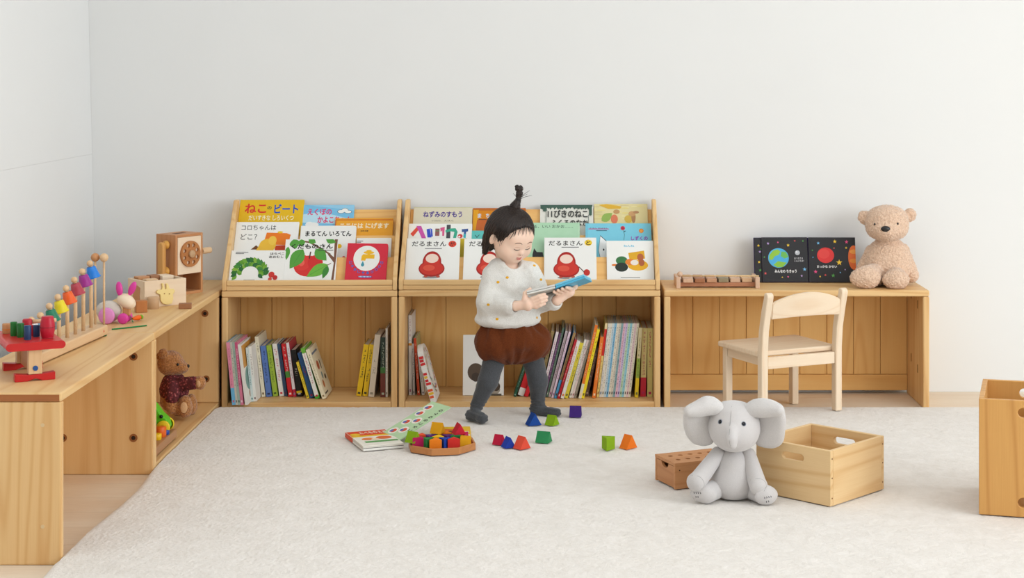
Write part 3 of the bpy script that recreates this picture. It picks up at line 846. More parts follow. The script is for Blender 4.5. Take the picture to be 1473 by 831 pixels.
# ---- wide rack, front tier
def doll(a, ox, oy, s_=1.0):
    """plain red round figure with a pale top"""
    R1, R2 = (206, 52, 40), (170, 34, 28)
    a.ell(ox, oy + 82 * s_, 66 * s_, 10 * s_, (150, 150, 150)); a.ell(ox - 40 * s_, oy + 76 * s_, 14 * s_, 9 * s_, (190, 80, 60)); a.ell(ox + 50 * s_, oy + 76 * s_, 14 * s_, 9 * s_, (190, 80, 60))
    a.ell(ox, oy - 28 * s_, 70 * s_, 82 * s_, R2); a.ell(ox, oy + 20 * s_, 97 * s_, 60 * s_, R2); a.ell(ox, oy + 18 * s_, 88 * s_, 50 * s_, R1); a.ell(ox, oy - 20 * s_, 60 * s_, 76 * s_, R1)
    a.ell(ox - 20 * s_, oy + 14 * s_, 44 * s_, 22 * s_, (224, 84, 62)); a.ell(ox, oy - 56 * s_, 48 * s_, 34 * s_, (246, 220, 204))
def d(a):
    a.text('だるまさん', 122, 400, 380, 438, (30, 28, 28), .012); a.ell(426, 420, 30, 24, (222, 70, 50)); a.text('が', 408, 404, 444, 436, INK, .01); a.rect(222, 452, 348, 457, (110, 110, 110))
    doll(a, 279, 585)
rack_book(RK2, 0, 581, 658, 342.5, ZM, 'white picture book with red round figure, front row at its left end', WHITE, draw=d)
def d(a):
    a.text('だるまさん', 566, 400, 826, 438, (30, 28, 28), .012); a.ell(872, 420, 30, 24, (80, 150, 70)); a.text('の', 854, 404, 890, 436, INK, .01); a.rect(668, 452, 790, 457, (110, 110, 110))
    doll(a, 722, 585)
rack_book(RK2, 0, 667, 744.5, 343.5, ZM, 'white picture book with red round figure, mostly hidden behind the toddler', WHITE, draw=d)
def d(a):
    a.text('だるまさん', 203, 396, 458, 432, (30, 28, 28), .012); a.ell(501, 411, 28, 23, (244, 206, 50)); a.text('と', 484, 394, 518, 428, INK, .015); a.rect(300, 442, 430, 448, (110, 110, 110))
    doll(a, 336, 590); a.ell(488, 634, 24, 24, (196, 46, 40)); a.line([(428, 590), (470, 632)], 6, (90, 40, 40))
rack_book(RK2, 0, 783, 858, 341.5, ZR, 'white picture book with red round figure and yellow title dot, just right of the toddler', WHITE, draw=d)
def d(a):
    a.text('ねんね', 766, 426, 846, 442, (90, 190, 220), .02)
    a.ell(750, 545, 44, 32, (60, 120, 70)); a.ell(700, 578, 26, 8, (226, 120, 40)); a.poly([(800, 488), (918, 470), (925, 530), (810, 545)], (226, 170, 40))
    a.ell(870, 580, 76, 40, (236, 176, 40)); a.ell(812, 556, 36, 24, (230, 130, 50)); a.ell(748, 594, 48, 34, (40, 50, 44)); a.ell(845, 560, 30, 20, (240, 230, 220)); a.ell(890, 520, 24, 28, (186, 100, 60)); a.ell(898, 560, 22, 26, (176, 96, 60)); a.rect(740, 668, 884, 673, (150, 150, 150))
rack_book(RK2, 0, 873, 940.5, 346, ZR, 'white picture book with sleeping animal shapes, front row at its right end', WHITE, draw=d)

# ================================================================== books standing spine out on the lower shelves
def quad_overlap(A, B):
    for P in (A, B):
        for i in range(4):
            ex, ez = P[(i + 1) % 4][0] - P[i][0], P[(i + 1) % 4][1] - P[i][1]
            nx, nz = -ez, ex
            a = [p[0] * nx + p[1] * nz for p in A]; b_ = [p[0] * nx + p[1] * nz for p in B]
            if max(a) <= min(b_) + 1e-9 or max(b_) <= min(a) + 1e-9: return False
    return True
def spine_run(zoom, rows, group, zbase=.0246, depth=.19, left_limit=-9, right_limit=9, ymin=5.67, rev=False, yback=FRONT + DEP - .02):
    """rows: (bottom left, bottom right, bottom y, top left, top right, top y, bands, label[, extra]) in tracing coordinates"""
    zx, zy, zs = zoom
    prev = None
    rows = rows[::-1] if rev else rows
    for r in rows:
        bl, br, by, tl, tr, ty, bands, label = r[:8]
        ex = r[8] if len(r) > 8 else {}
        pby = zy + by / zs
        Y = max(ymin, min(gy(pby, zbase), 5.84))
        P = lambda a, c: at(zx + a / zs, zy + c / zs, Y)
        B0, T0 = P((bl + br) / 2, by), P((tl + tr) / 2, ty)
        wd = (br - bl) / zs * Y / F_PX
        dx, dz = T0.x - B0.x, T0.z - zbase
        ang = math.atan2(dx, dz)                       # + leans right
        hgt = math.hypot(dx, dz); th = max(.004, wd * math.cos(ang) * .95)
        x = B0.x
        def quad(x):
            # pivot on the lower corner
            if ang <= 0: piv = (x - wd / 2, zbase); o = 0
            else: piv = (x + wd / 2, zbase); o = -th
            c, s_ = math.cos(ang), math.sin(ang)
            f = lambda u, v: (piv[0] + u * c + v * s_, piv[1] - u * s_ + v * c)
            return [f(o, 0), f(o + th, 0), f(o + th, hgt), f(o, hgt)], piv, o
        q, piv, o = quad(x)
        g = 0
        step = -.0004 if rev else .0004
        while g < 200 and ((prev and quad_overlap(q, prev)) or min(p[0] for p in q) < left_limit or max(p[0] for p in q) > right_limit):
            if max(p[0] for p in q) > right_limit and not (prev and quad_overlap(q, prev)) : x -= .0004
            elif min(p[0] for p in q) < left_limit: x += .0004
            else: x += step
            q, piv, o = quad(x); g += 1
        prev = q
        dep = ex.get('dep', min(depth, hgt * .85))
        dep = min(dep, yback - Y)
        t = thing('picture_book', label, 'book', (piv[0], Y, piv[1]), 0, group)
        t.rotation_euler = (0, ang, 0)
        # local: x thickness (o..o+th), y depth, z height
        mb = MB(); bt = min(.0016, th * .25)
        side = flat(ex.get('side', bands[0][0]), .45)
        for f0, f1, colr in spread(bands):
            mb.box(o, o + th, 0, .0014, f0 * hgt, f1 * hgt, flat(colr, .45))
        mb.box(o, o + bt, .0014, dep, 0, hgt, side); mb.box(o + th - bt, o + th, .0014, dep, 0, hgt, side)
        # print on the spine
        rg = random.Random(hash(label) % 1000 if False else sum(map(ord, label)))
        mk = ex.get('mark')
        if mk is not None:
            a0, a1 = ex.get('mr', (.3, .9)); u = hgt * a1
            while u > hgt * a0:
                hh = rg.uniform(.0045, .0075); wdt = th * rg.uniform(.35, .6)
                if rg.random() < .88:
                    cx = o + th / 2; M_ = flat(mk, .5); e = wdt * .16
                    for kx in rg.sample(range(5), rg.randint(2, 3)):
                        if kx < 3: zz = u - hh * (.1 + .4 * kx); mb.box(cx - wdt * rg.uniform(.3, .5), cx + wdt * rg.uniform(.3, .5), -.0003, 0, zz - .0008, zz, M_)
                        else: xx_ = cx + wdt * rg.uniform(-.35, .3); mb.box(xx_, xx_ + e, -.0003, 0, u - hh, u, M_)
                u -= hh + .0022
            mb.box(o + th * .25, o + th * .75, -.0003, 0, hgt * .04, hgt * .075, flat(mk, .5))
        if 'cover' in ex:
            xx = o + th
            T = Matrix(((0, 0, 1, xx), (1, 0, 0, 0), (0, 1, 0, 0), (0, 0, 0, 1)))
            a_ = Art(lambda u, v: (u * dep, v * hgt)); ex['cover'](a_); a_.put(mb, T, 0)
        mb.build('cover', t)
        mb = MB(); mb.box(o + bt + .0001, o + th - bt - .0001, .0015, dep - .002, .0015, hgt - .002, flat((228, 220, 204), .85)); mb.build('pages', t)
def spread(b_):
    if len(b_) == 1: return [(0, 1, b_[0][0])]
    out = []; a = 0
    for c, f in b_: out.append((a, a + f, c)); a += f
    return out
ZS1 = (310, 420, 1246 / 270)
def cvA(a):
    a.rect(.02, .6, .98, .97, (214, 150, 60)); a.ell(.4, .4, .35, .2, (120, 160, 150)); a.ell(.6, .15, .35, .12, (190, 120, 50))
def cvB(a):
    a.rect(.08, .86, .8, .9, (90, 120, 150)); a.ell(.35, .62, .14, .09, (170, 80, 50)); a.ell(.65, .6, .05, .1, (50, 46, 40)); a.ell(.45, .4, .08, .07, (120, 150, 150)); a.ell(.75, .33, .1, .05, (60, 60, 60)); a.ell(.3, .25, .1, .08, (190, 110, 60)); a.rect(.1, .06, .5, .09, (60, 60, 60))
G1 = 'picture books leaning left in the narrow bookshelf'
spine_run(ZS1, [
    (93, 118, 752, 53, 78, 335, [((112, 186, 226), .27), ((236, 150, 178), .73)], 'pink and blue spined book at the far left of the narrow bookshelf', dict(mark=(200, 110, 140))),
    (119, 134, 750, 79, 94, 333, [((206, 204, 190), 1)], 'thin grey spined book right of the pink and blue one', dict(mark=(110, 110, 100))),
    (135, 152, 750, 95, 112, 335, [((164, 186, 174), 1)], 'thin sage green spined book left of the magenta one', dict(mark=(80, 100, 90))),
    (155, 174, 750, 115, 132, 335, [((222, 128, 156), .3), ((206, 92, 132), .7)], 'magenta pink spined book beside the white book with painted cover', dict(mark=(240, 210, 220))),
    (190, 212, 750, 143, 160, 350, [((240, 238, 230), 1)], 'white book with orange and green painted cover showing', dict(cover=cvA)),
    (233, 250, 728, 195, 214, 370, [((214, 228, 226), 1)], 'low white book with pale teal spine', dict(mark=(70, 120, 120))),
    (255, 275, 726, 220, 236, 360, [((238, 234, 226), 1)], 'low white book touching the tall cream book', dict(mark=(140, 110, 110), mr=(.5, .9))),
    (305, 330, 697, 257, 283, 297, [((232, 224, 200), 1)], 'tall cream spined book left of the blue one', dict(mark=(130, 110, 80))),
    (338, 374, 696, 298, 332, 358, [((92, 124, 190), 1)], 'periwinkle blue spined book beside the lime green one', dict(mark=(40, 50, 90))),
    (383, 416, 692, 337, 370, 355, [((168, 196, 68), 1)], 'lime green spined book between blue and white ones', dict(mark=(60, 90, 40))),
    (425, 457, 691, 377, 408, 345, [((238, 236, 230), 1)], 'white spined book with red lettering beside the lime one', dict(mark=(214, 60, 70))),
    (458, 480, 690, 410, 432, 345, [((64, 96, 130), 1)], 'slate blue spined book left of the red one', dict(mark=(110, 60, 90))),
    (485, 515, 696, 435, 468, 345, [((206, 36, 44), .36), ((80, 140, 60), .12), ((206, 36, 44), .52)], 'red spined book with a green square near its middle', dict(mark=(245, 220, 214), mr=(.5, .95))),
    (517, 537, 696, 468, 488, 337, [((190, 40, 70), .14), ((236, 226, 230), .86)], 'thin whitish book between the red and the black spines', dict(mark=(150, 130, 160))),
    (542, 580, 694, 496, 538, 385, [((28, 28, 30), .07), ((236, 206, 40), .05), ((28, 28, 30), .88)], 'black spined book with small yellow square', dict(mark=(210, 210, 210), mr=(.45, .65))),
    (604, 622, 706, 533, 550, 467, [((236, 204, 56), 1)], 'low yellow spined book leaning on the black one', dict(mark=(80, 90, 40))),
    (628, 658, 704, 541, 575, 405, [((46, 92, 150), 1)], 'deep blue spined book behind the green and white one', dict(mark=(180, 60, 90), mr=(.5, .7))),
    (664, 694, 710, 563, 596, 375, [((70, 170, 50), .06), ((240, 238, 230), .84), ((110, 180, 60), .1)], 'white spined book with green ends leaning left', dict(mark=(190, 60, 70), side=(110, 180, 60))),
    (710, 738, 711, 600, 625, 385, [((236, 226, 196), 1)], 'cream book with illustrated front cover, last of the left leaning group', dict(mark=(150, 130, 90), cover=cvB)),
], G1, left_limit=-1.1615 + TH + .002, yback=5.955)
spine_run(ZS1, [
    (931, 967, 691, 981, 1019, 350, [((236, 194, 30), 1)], 'yellow spined book leaning right, left one of the yellow pair', dict(mark=(60, 60, 40))),
    (979, 1014, 691, 1024, 1060, 350, [((238, 196, 34), 1)], 'yellow spined book leaning right, touching the beige book', dict(mark=(60, 60, 40))),
    (1028, 1068, 697, 1072, 1113, 285, [((222, 208, 188), 1)], 'tall beige spined book right of the yellow pair', dict(mark=(150, 140, 120), mr=(.4, .6))),
    (1115, 1150, 697, 1115, 1152, 300, [((120, 60, 50), .4), ((70, 120, 60), .1), ((44, 60, 50), .5)], 'dark green and brown spined book standing upright', dict(mark=(190, 200, 180), mr=(.5, .95))),
    (1156, 1170, 697, 1156, 1169, 240, [((230, 226, 216), 1)], 'slim white book against the right side of the narrow bookshelf', dict(mark=(120, 110, 100))),
], 'picture books leaning right in the narrow bookshelf', right_limit=-.612, rev=True, yback=5.955)
ZS2 = (560, 420, 923 / 180)
spine_run(ZS2, [
    (106, 130, 712, 105, 126, 170, [((240, 236, 232), .62), ((240, 160, 40), .03), ((240, 236, 232), .35)], 'tall white book at the left end of the wide bookshelf', dict(mark=(190, 130, 150), mr=(.62, .95))),
    (140, 157, 700, 133, 148, 380, [((216, 210, 206), 1)], 'thin pale grey book beside the orange red one', dict(mark=(120, 110, 120))),
    (170, 190, 708, 143, 160, 340, [((226, 84, 46), 1)], 'orange red spined book in the wide bookshelf', dict(mark=(250, 220, 200), side=(180, 176, 120))),
    (203, 225, 705, 168, 188, 425, [((236, 234, 232), 1)], 'low white book leaning beside the board book with the hole', dict(mark=(130, 120, 140))),
], 'books at the left end of the wide bookshelf', left_limit=-.568 + TH + .002, ymin=5.69)
# board book with an arched hole through it
t = thing('board_book', 'thick red and white board book with an arched hole, leaning left', 'book')
Yb = 5.70
pb_, pt_ = at(560 + 308 / 5.128, 420 + 697 / 5.128, Yb), at(560 + 196 / 5.128, 420 + 418 / 5.128, Yb)
ang = math.atan2(pt_.x - pb_.x, pt_.z - .0246); hg = math.hypot(pt_.x - pb_.x, pt_.z - .0246)
t.location = (pb_.x, Yb, .0246); t.rotation_euler = (0, ang, 0)
mb = MB(); th = .019; dp = .15
out = [(0, 0), (dp, 0), (dp, hg * .72)] + [(dp / 2 + dp / 2 * math.cos(a), hg * .72 + hg * .28 * math.sin(a)) for a in [PI * i / 12 for i in range(1, 12)]] + [(0, hg * .72)]
hole = [(dp / 2 + dp * .24 * math.cos(a), hg * .56 + hg * .26 * math.sin(a)) for a in [2 * PI * i / 24 for i in range(24)]]
b = bmesh.new()
def ring(pts, x): return [b.verts.new((x, p[0], p[1])) for p in pts]
for (xa, xb, mi_) in ((0, th, 0),):
    o0_, o1_, h0_, h1_ = ring(out, xa), ring(out, xb), ring(hole, xa), ring(hole, xb)
for A_, B_ in ((o0_, o1_), (h1_, h0_)):
    for i in range(len(A_)): b.faces.new((A_[i], A_[(i + 1) % len(A_)], B_[(i + 1) % len(A_)], B_[i]))
for O_, Hh in ((o0_, h0_), (o1_, h1_)):
    es = [b.edges.get((O_[i], O_[(i + 1) % len(O_)])) for i in range(len(O_))] + [b.edges.get((Hh[i], Hh[(i + 1) % len(Hh)])) for i in range(len(Hh))]
    bmesh.ops.triangle_fill(b, edges=es, use_beauty=True)
bmesh.ops.recalc_face_normals(b, faces=b.faces[:])
mb.bm(b, flat((238, 232, 224), .45)); b.free()
rg = random.Random(2)
a_ = Art(lambda u, v: (u, v))
for i in range(46):
    q = 2 * PI * i / 46; rr = (.36 + rg.uniform(-.05, .09))
    u, v = dp / 2 + dp * rr * math.cos(q), hg * .54 + hg * (rr + .02) * math.sin(q) * .9
    if .004 < u < dp - .004 and .005 < v < hg * .93: a_.ell(u, v, .0045, .0045, rg.choice([(214, 50, 46), (236, 180, 40), (60, 110, 190), (80, 150, 70), (220, 70, 60), (206, 40, 50)]), n=8)
a_.put(mb, Matrix(((0, 0, 1, th), (1, 0, 0, 0), (0, 1, 0, 0), (0, 0, 0, 1))), 0)
for i in range(14):
    z = hg * (.08 + .06 * i); mb.box(.001, th * rg.uniform(.6, .95), -.0004, 0, z, z + hg * .045, flat(rg.choice([(214, 46, 46), (240, 238, 232), (226, 90, 50), (60, 110, 190), (236, 190, 60), (206, 40, 46)]), .45))
mb.build('cover', t)
# white book facing out behind the legs
t = thing('picture_book', 'white picture book facing out behind the legs, with brown animal picture', 'book', group=None)
Yf = 5.86
a0, a1 = at(560 + 547 / 5.128, 0, Yf).x, at(560 + 846 / 5.128, 0, Yf).x
ht = (at(0, 420 + 312 / 5.128, Yf).z - .0246)
t.matrix_world = Matrix.Translation((a0, Yf - .02, .0246)) @ Matrix(((1, 0, 0, 0), (0, math.sin(.1), -math.cos(.1), 0), (0, math.cos(.1), math.sin(.1), 0), (0, 0, 0, 1)))
sc_ = (a1 - a0) / (846 - 547)
a_ = Art(lambda x, y: ((x - 547) * sc_, (650 - y) * ht / (650 - 312)))
for q in ((640, 520, 60, 50, (90, 74, 62)), (780, 540, 40, 52, (84, 66, 54)), (700, 600, 60, 40, (150, 138, 120)), (640, 548, 30, 26, (70, 58, 50)), (740, 618, 80, 34, (160, 150, 136)), (790, 600, 30, 26, (70, 56, 46))): a_.ell(*q)
a_.rect(690, 640, 830, 650, (90, 84, 74))
book_parts(t, a1 - a0, ht, .01, (236, 234, 230), a_)
ZS3 = (730, 420, 1108 / 240)
G3 = 'picture books leaning right in the wide bookshelf'
W_ = (238, 234, 228)
rows = [
    (36, 56, 695, 108, 126, 480, [((30, 80, 60), 1)], 'dark green book leaning right, just right of the facing white book', dict(mark=(150, 180, 160))),
    (62, 106, 692, 132, 172, 490, [((240, 238, 234), .25), ((214, 40, 46), .55), ((240, 238, 234), .2)], 'white spined book with big red label beside the dark green one', {}),
    (116, 146, 696, 184, 212, 500, [((206, 34, 44), 1)], 'red book partly hidden by the front leg', {}),
    (160, 184, 698, 236, 258, 345, [((120, 190, 214), 1)], 'light blue book showing above the knee', dict(mark=(60, 110, 140))),
    (190, 212, 698, 290, 312, 262, [((150, 128, 84), 1)], 'olive brown book right of the light blue one', dict(mark=(90, 70, 50))),
    (216, 236, 698, 320, 342, 266, [((236, 224, 226), 1)], 'pinkish white book between olive and purple ones', dict(mark=(190, 110, 140))),
    (238, 252, 698, 345, 358, 275, [((112, 70, 110), 1)], 'slim purple book beside the dark floral green one', dict(mark=(200, 180, 200))),
    (254, 268, 698, 362, 382, 240, [((90, 116, 100), 1)], 'dark floral green book with a tall spine', dict(mark=(180, 190, 170))),
    (270, 288, 698, 384, 402, 262, [((238, 226, 232), 1)], 'white and lilac spined book right of the floral green one', dict(mark=(180, 100, 150))),
    (290, 306, 704, 404, 424, 265, [((232, 206, 222), 1)], 'pale pink spined book left of the brown and blue one', dict(mark=(150, 100, 150))),
    (308, 326, 706, 434, 456, 272, [((84, 160, 206), .28), ((160, 128, 84), .72)], 'brown spined book with bright blue foot', dict(mark=(90, 70, 40))),
    (328, 346, 708, 446, 463, 318, [((190, 36, 46), 1)], 'deep red spined book right of the brown and blue one', dict(mark=(236, 190, 190))),
    (350, 374, 707, 462, 482, 326, [(W_, 1)], 'white spined book with orange lettering', dict(mark=(226, 120, 50))),
    (378, 404, 706, 484, 508, 340, [((226, 206, 66), 1)], 'yellow green spined book with dark lettering', dict(mark=(110, 110, 60))),
    (412, 428, 703, 515, 530, 318, [(W_, 1)], 'slim white spined book right of the yellow green one', dict(mark=(110, 90, 90))),
    (431, 446, 703, 535, 549, 320, [((240, 220, 216), 1)], 'slim pinkish spined book beside the grey one', dict(mark=(150, 90, 90))),
    (450, 466, 703, 552, 566, 322, [((176, 168, 152), 1)], 'slim grey spined book left of the tall orange one', dict(mark=(100, 90, 80))),
    (474, 494, 708, 586, 603, 220, [((236, 228, 200), .2), ((236, 120, 36), .8)], 'tall orange spined book with cream foot', dict(mark=(250, 214, 170))),
    (497, 517, 707, 604, 620, 250, [((246, 220, 40), 1)], 'bright yellow spined book beside the tall orange one', dict(mark=(120, 110, 40))),
    (526, 550, 690, 596, 614, 375, [((128, 110, 110), 1)], 'short greyish brown book in the gap before the orange magazine', dict(mark=(230, 220, 214))),
    (564, 588, 704, 622, 640, 300, [((236, 126, 44), 1)], 'short orange spined book left of the red topped one', dict(mark=(250, 220, 180))),
    (590, 606, 698, 648, 666, 207, [((234, 216, 130), .56), ((212, 46, 40), .36), ((240, 220, 170), .08)], 'red topped thin book at the left of the pale magazines', dict(mark=(150, 100, 60), mr=(.1, .5))),
]
pal = [((228, 226, 214), (90, 110, 140), 'white'), ((236, 230, 214), (120, 110, 90), 'cream'), ((206, 222, 228), (70, 100, 120), 'pale blue'), ((132, 188, 220), (50, 90, 130), 'sky blue'), ((236, 226, 204), (110, 90, 80), 'cream'), ((214, 206, 190), (90, 80, 70), 'greyish'), ((140, 172, 176), (50, 80, 90), 'teal grey'), ((232, 190, 206), (130, 60, 100), 'pink'), ((206, 190, 220), (100, 70, 130), 'lilac'), ((196, 220, 190), (80, 110, 70), 'pale green'), ((150, 206, 220), (50, 100, 120), 'cyan'), ((238, 232, 218), (110, 90, 80), 'ivory'), ((232, 206, 206), (130, 80, 90), 'rose'), ((230, 222, 198), (110, 100, 80), 'cream')]
names = ['white magazine next to the red topped thin book', 'cream magazine, second of the pale thin run', 'pale blue magazine left of the sky blue one', 'sky blue magazine in the pale thin run', 'cream magazine right of the sky blue one', 'greyish magazine left of the teal grey one', 'teal grey magazine left of the pink one', 'pink magazine in the pale thin run', 'lilac magazine right of the pink one', 'pale green magazine left of the cyan one', 'cyan magazine in the pale thin run', 'ivory magazine right of the cyan one', 'rose magazine near the end of the pale thin run', 'cream magazine touching the green and yellow book']
for i in range(14):
    b0 = 608 + i * 16.4; t0 = 668 + i * 16.3
    c, mk, nm = pal[i]
    rows.append((b0, b0 + 15, 698, t0, t0 + 14.5, 208, [(c, 1)], names[i] , dict(mark=mk, mr=(.15, .95))))
rows += [
    (856, 880, 700, 884, 906, 237, [((238, 206, 40), .28), ((150, 176, 70), .28), ((220, 206, 160), .44)], 'green and yellow spined book left of the crimson footed one', dict(mark=(110, 110, 60))),
    (894, 932, 694, 908, 940, 240, [((206, 40, 60), .28), ((226, 208, 140), .72)], 'thick cream book with crimson foot', dict(mark=(190, 40, 90), mr=(.35, .95))),
    (942, 978, 696, 945, 978, 240, [((216, 200, 124), 1)], 'thick straw yellow book against the right side of the wide bookshelf', dict(mark=(190, 40, 90), mr=(.45, .95))),
]
spine_run(ZS3, rows, G3, right_limit=.317 - TH - .001, rev=True)
# ================================================================== things standing on the left units
TOP = H
def stand(px, py, z=TOP):
    """point of a surface of height z seen at the photo pixel"""
    return ground(px, py, z)
# ---- tower of bells
t = thing('bell_tower', 'wooden tower toy with a rising row of coloured bells on posts', 'toy', (-1.337, 4.525, TOP))
bd = math.atan2(.04, .487)
B = beech('y')
Tm = Matrix.Rotation(-bd, 4, 'Z')
mb = MB(); mb.box(-.028, .028, -.245, .245, .003, .031, B, .004, T=Tm)
a_ = Art(lambda u, v: (u, v)); a_.star(.212, .017, .0055, (222, 70, 40)); a_.put(mb, Tm @ Matrix(((0, 0, 1, .0282), (1, 0, 0, 0), (0, 1, 0, 0), (0, 0, 0, 1))), 0)
base = mb.build('base', t)
for y in (-.235, .235):
    mb = MB(); mb.box(-.026, .026, y - .006, y + .006, 0, .0029, flat((40, 110, 60), .8), T=Tm); mb.build('foot_pad', t)
bell_cols = [((236, 236, 230), 'white'), ((130, 196, 232), 'light blue'), ((24, 122, 88), 'green'), ((232, 208, 30), 'yellow'), ((236, 94, 26), 'orange'), ((176, 56, 72), 'crimson'), ((158, 40, 136), 'purple'), ((28, 126, 218), 'blue')]
for i, (c, nm) in enumerate(bell_cols):
    y = -.222 + i * .0585
    zt = .088 + i * .0155 + (.012 if i == 0 else 0)
    x0 = math.sin(bd) * y
    mb = MB(); mb.cyl((x0, y, .03), (x0, y, zt + .006), .0052, B, 14); mb.build('post', t)
    Tb = Matrix.Translation((x0, y, zt)) @ Matrix.Rotation(math.radians(-13), 4, 'Y') @ Matrix.Rotation(math.radians(6), 4, 'X')
    mb = MB(); mb.lathe([(.0, .004), (.0095, .004), (.0125, .0015), (.0145, -.008), (.0185, -.024), (.0205, -.027), (.0203, -.0285), (.0178, -.0278), (.013, -.008), (.008, .0), (0, .0005)], flat(c, .22, .5), 28, Tb)
    mb.ball((0, 0, -.012), .004, flat((120, 110, 100), .3), 10, None) if False else None
    be = mb.build('bell', t); be['label'] = nm + ' bell'
    mb = MB(); mb.ball(Tb @ Vector((0, 0, .0128)), .0088, beech('z'), 18); mb.build('knob', t)
for x, lab in ((-1.2995, 'wooden ball mallet standing at the end of the bell tower, nearer one'), (-1.3255, 'wooden ball mallet standing right behind the blue bell')):
    m_ = thing('mallet', lab, 'mallet', (x, 4.763 if x > -1.31 else 4.768, TOP + .0312), 0, 'mallets of the bell tower')
    mb = MB(); mb.cyl((0, 0, 0), (0, 0, .178), .0032, B, 10); mb.build('stick', m_)
    mb = MB(); mb.ball((0, 0, .188), .0122, cherry('z') if x < -1.31 else beech('z'), 22); mb.build('head', m_)
# ---- pounding bench with pegs
PB = Vector((-1.278, 4.078, TOP)); PA = math.radians(27)
RED = flat((198, 38, 38), .35); 
t = thing('pounding_bench', 'red and natural wood pounding bench toy at the near left', 'toy', PB, PA)
# local: x along the feet, y along the length
mb = MB(); mb.prism([(-.060, .0755), (.060, .0755)] + [(.066 * math.cos(0) - .006 + .0095 * math.cos(a) + .0, .085 + .0095 * math.sin(a)) for a in [-PI / 2 + PI * i / 6 for i in range(1, 6)]] + [(.060, .0945), (-.060, .0945)] + [(-.060 - .0095 * math.sin(a) * 1.0, .085 + .0095 * math.cos(a)) for a in [PI * i / 6 for i in range(1, 6)]], -.012, .205, RED, 'xz'); mb.build('top_board', t)
for y in (.008, .180):
    mb = MB(); mb.prism([(-.047, 0), (-.018, 0), (0, .006), (.018, 0), (.047, 0), (.047, .019), (.02, .016), (-.02, .016), (-.047, .019)], y - .01, y + .014, RED, 'xz', .0015); mb.build('foot', t)
    mb = MB(); mb.box(-.016, .016, y - .011, y + .011, .0165, .0753, beech('z'), .0015); lg = mb.build('leg', t)
    if y < .1:
        mb = MB(); mb.cyl((0, y - .0112, .031), (0, y - .0128, .031), .0062, flat((40, 84, 150), .3), 16); mb.build('plug', lg)
mb = MB(); mb.box(-.007, .007, .0193, .1688, .0165, .0752, cherry('y'), .001); mb.build('stretcher_board', t)
ZT = TOP + .0952
def peg(name, label, px, py, r, h, col, cat='peg', prof=None, ring=None, shift=0):
    p = stand(px, py, ZT); p.y += r
    o = thing(name, label, cat, (p.x, p.y, ZT), 0, 'pegs on the pounding bench' if cat == 'peg' else None)
    mb = MB(); m = col if not isinstance(col, tuple) else flat(col, .35)
    mb.lathe(prof or [(0, 0), (r * .92, 0), (r, .002), (r, h - .002), (r * .92, h), (0, h)], m, 24); mb.build('body', o)
    if ring:
        mb = MB(); mb.lathe([(ring[0], ring[1] - .001), (ring[0] + .0005, ring[1]), (ring[0], ring[1] + .001)], flat(ring[2], .4), 24, closed=False); mb.build('band', o)
    return o
peg('barrel', 'red wooden barrel standing on the pounding bench', 65.2, 487, .0172, .052, (188, 30, 52), 'barrel', [(0, 0), (.0135, 0), (.0145, .002), (.0172, .018), (.0175, .026), (.0172, .034), (.0145, .050), (.0135, .052), (0, .052)], (.0176, .026, (140, 20, 40)))
peg('peg', 'navy blue peg at the near edge of the pounding bench', 38, 489, .0088, .034, (34, 62, 104))
peg('peg', 'navy blue peg half behind the red barrel', 51, 484.5, .0082, .028, (34, 62, 104))
peg('peg', 'red peg between the two navy pegs', 44.6, 483, .0055, .026, (190, 34, 48))
peg('peg', 'green peg beside the near navy peg', 27.8, 485.5, .0088, .034, (30, 104, 40))
peg('peg', 'green peg second from the brown peg', 18.2, 483.5, .0082, .034, (30, 110, 40))
peg('peg', 'brown and orange peg at the far left of the pounding bench', 7.5, 480, .0105, .024, cherry('z'), ring=(.0106, .010, (214, 120, 30)))
m_ = thing('toy_hammer', 'small wooden hammer with red end resting on the pegs of the pounding bench', 'hammer', (-1.315, 4.205, ZT + .0005), math.radians(30))
mb = MB(); mb.cyl((-.01, 0, .0282), (.048, 0, .0282), .0052, beech('x'), 12); mb.build('handle', m_)
mb = MB(); mb.cyl((-.022, 0, 0), (-.022, 0, .036), .0115, flat((188, 34, 52), .4), 20, bev=.002); mb.build('head', m_)
# ---- rabbit pull toy
RB = Vector((-1.338, 5.0, TOP))
t = thing('rabbit_toy', 'wooden rabbit pull toy with pink ears and pink wheels', 'toy', RB, math.radians(0))
PINK, MAG = flat((226, 142, 200), .35), flat((220, 66, 158), .3)
mb = MB(); mb.ball((-.012, 0, .036), (.038, .018, .030), wood('ashen', (216, 206, 196), (190, 176, 164), 'x', rings=12, line=.2), 24); mb.build('body', t)
mb = MB(); mb.ball((.040, 0, .064), (.030, .021, .020), pale('x'), 24, Matrix.Rotation(math.radians(32), 4, 'Y')); hd = mb.build('head', t)
for (dx, dy, lean) in ((.026, -.006, -.12), (.042, .004, .42)):
    mb = MB(); mb.ball((.034 + (dx - .034) * 1.2 + lean * .03, dy, .101), (.0102, .007, .022), MAG, 18, Matrix.Rotation(lean, 4, 'Y')); mb.build('ear', hd)
for s_ in (-1, 1):
    mb = MB(); mb.lathe([(0, -.006), (.020, -.006), (.0235, -.003), (.0245, 0), (.0235, .003), (.020, .006), (0, .006)], PINK, 30, Matrix.Translation((-.0115, s_ * .0265, .0245)) @ Matrix.Rotation(PI / 2, 4, 'X')); wl = mb.build('wheel', t)
    mb = MB(); mb.lathe([(0, -.006), (.012, -.006), (.0155, -.003), (.0162, 0), (.0155, .003), (.012, .006), (0, .006)], MAG, 26, Matrix.Translation((.036, s_ * .0235, .0162)) @ Matrix.Rotation(PI / 2, 4, 'X')); wl = mb.build('wheel', t)
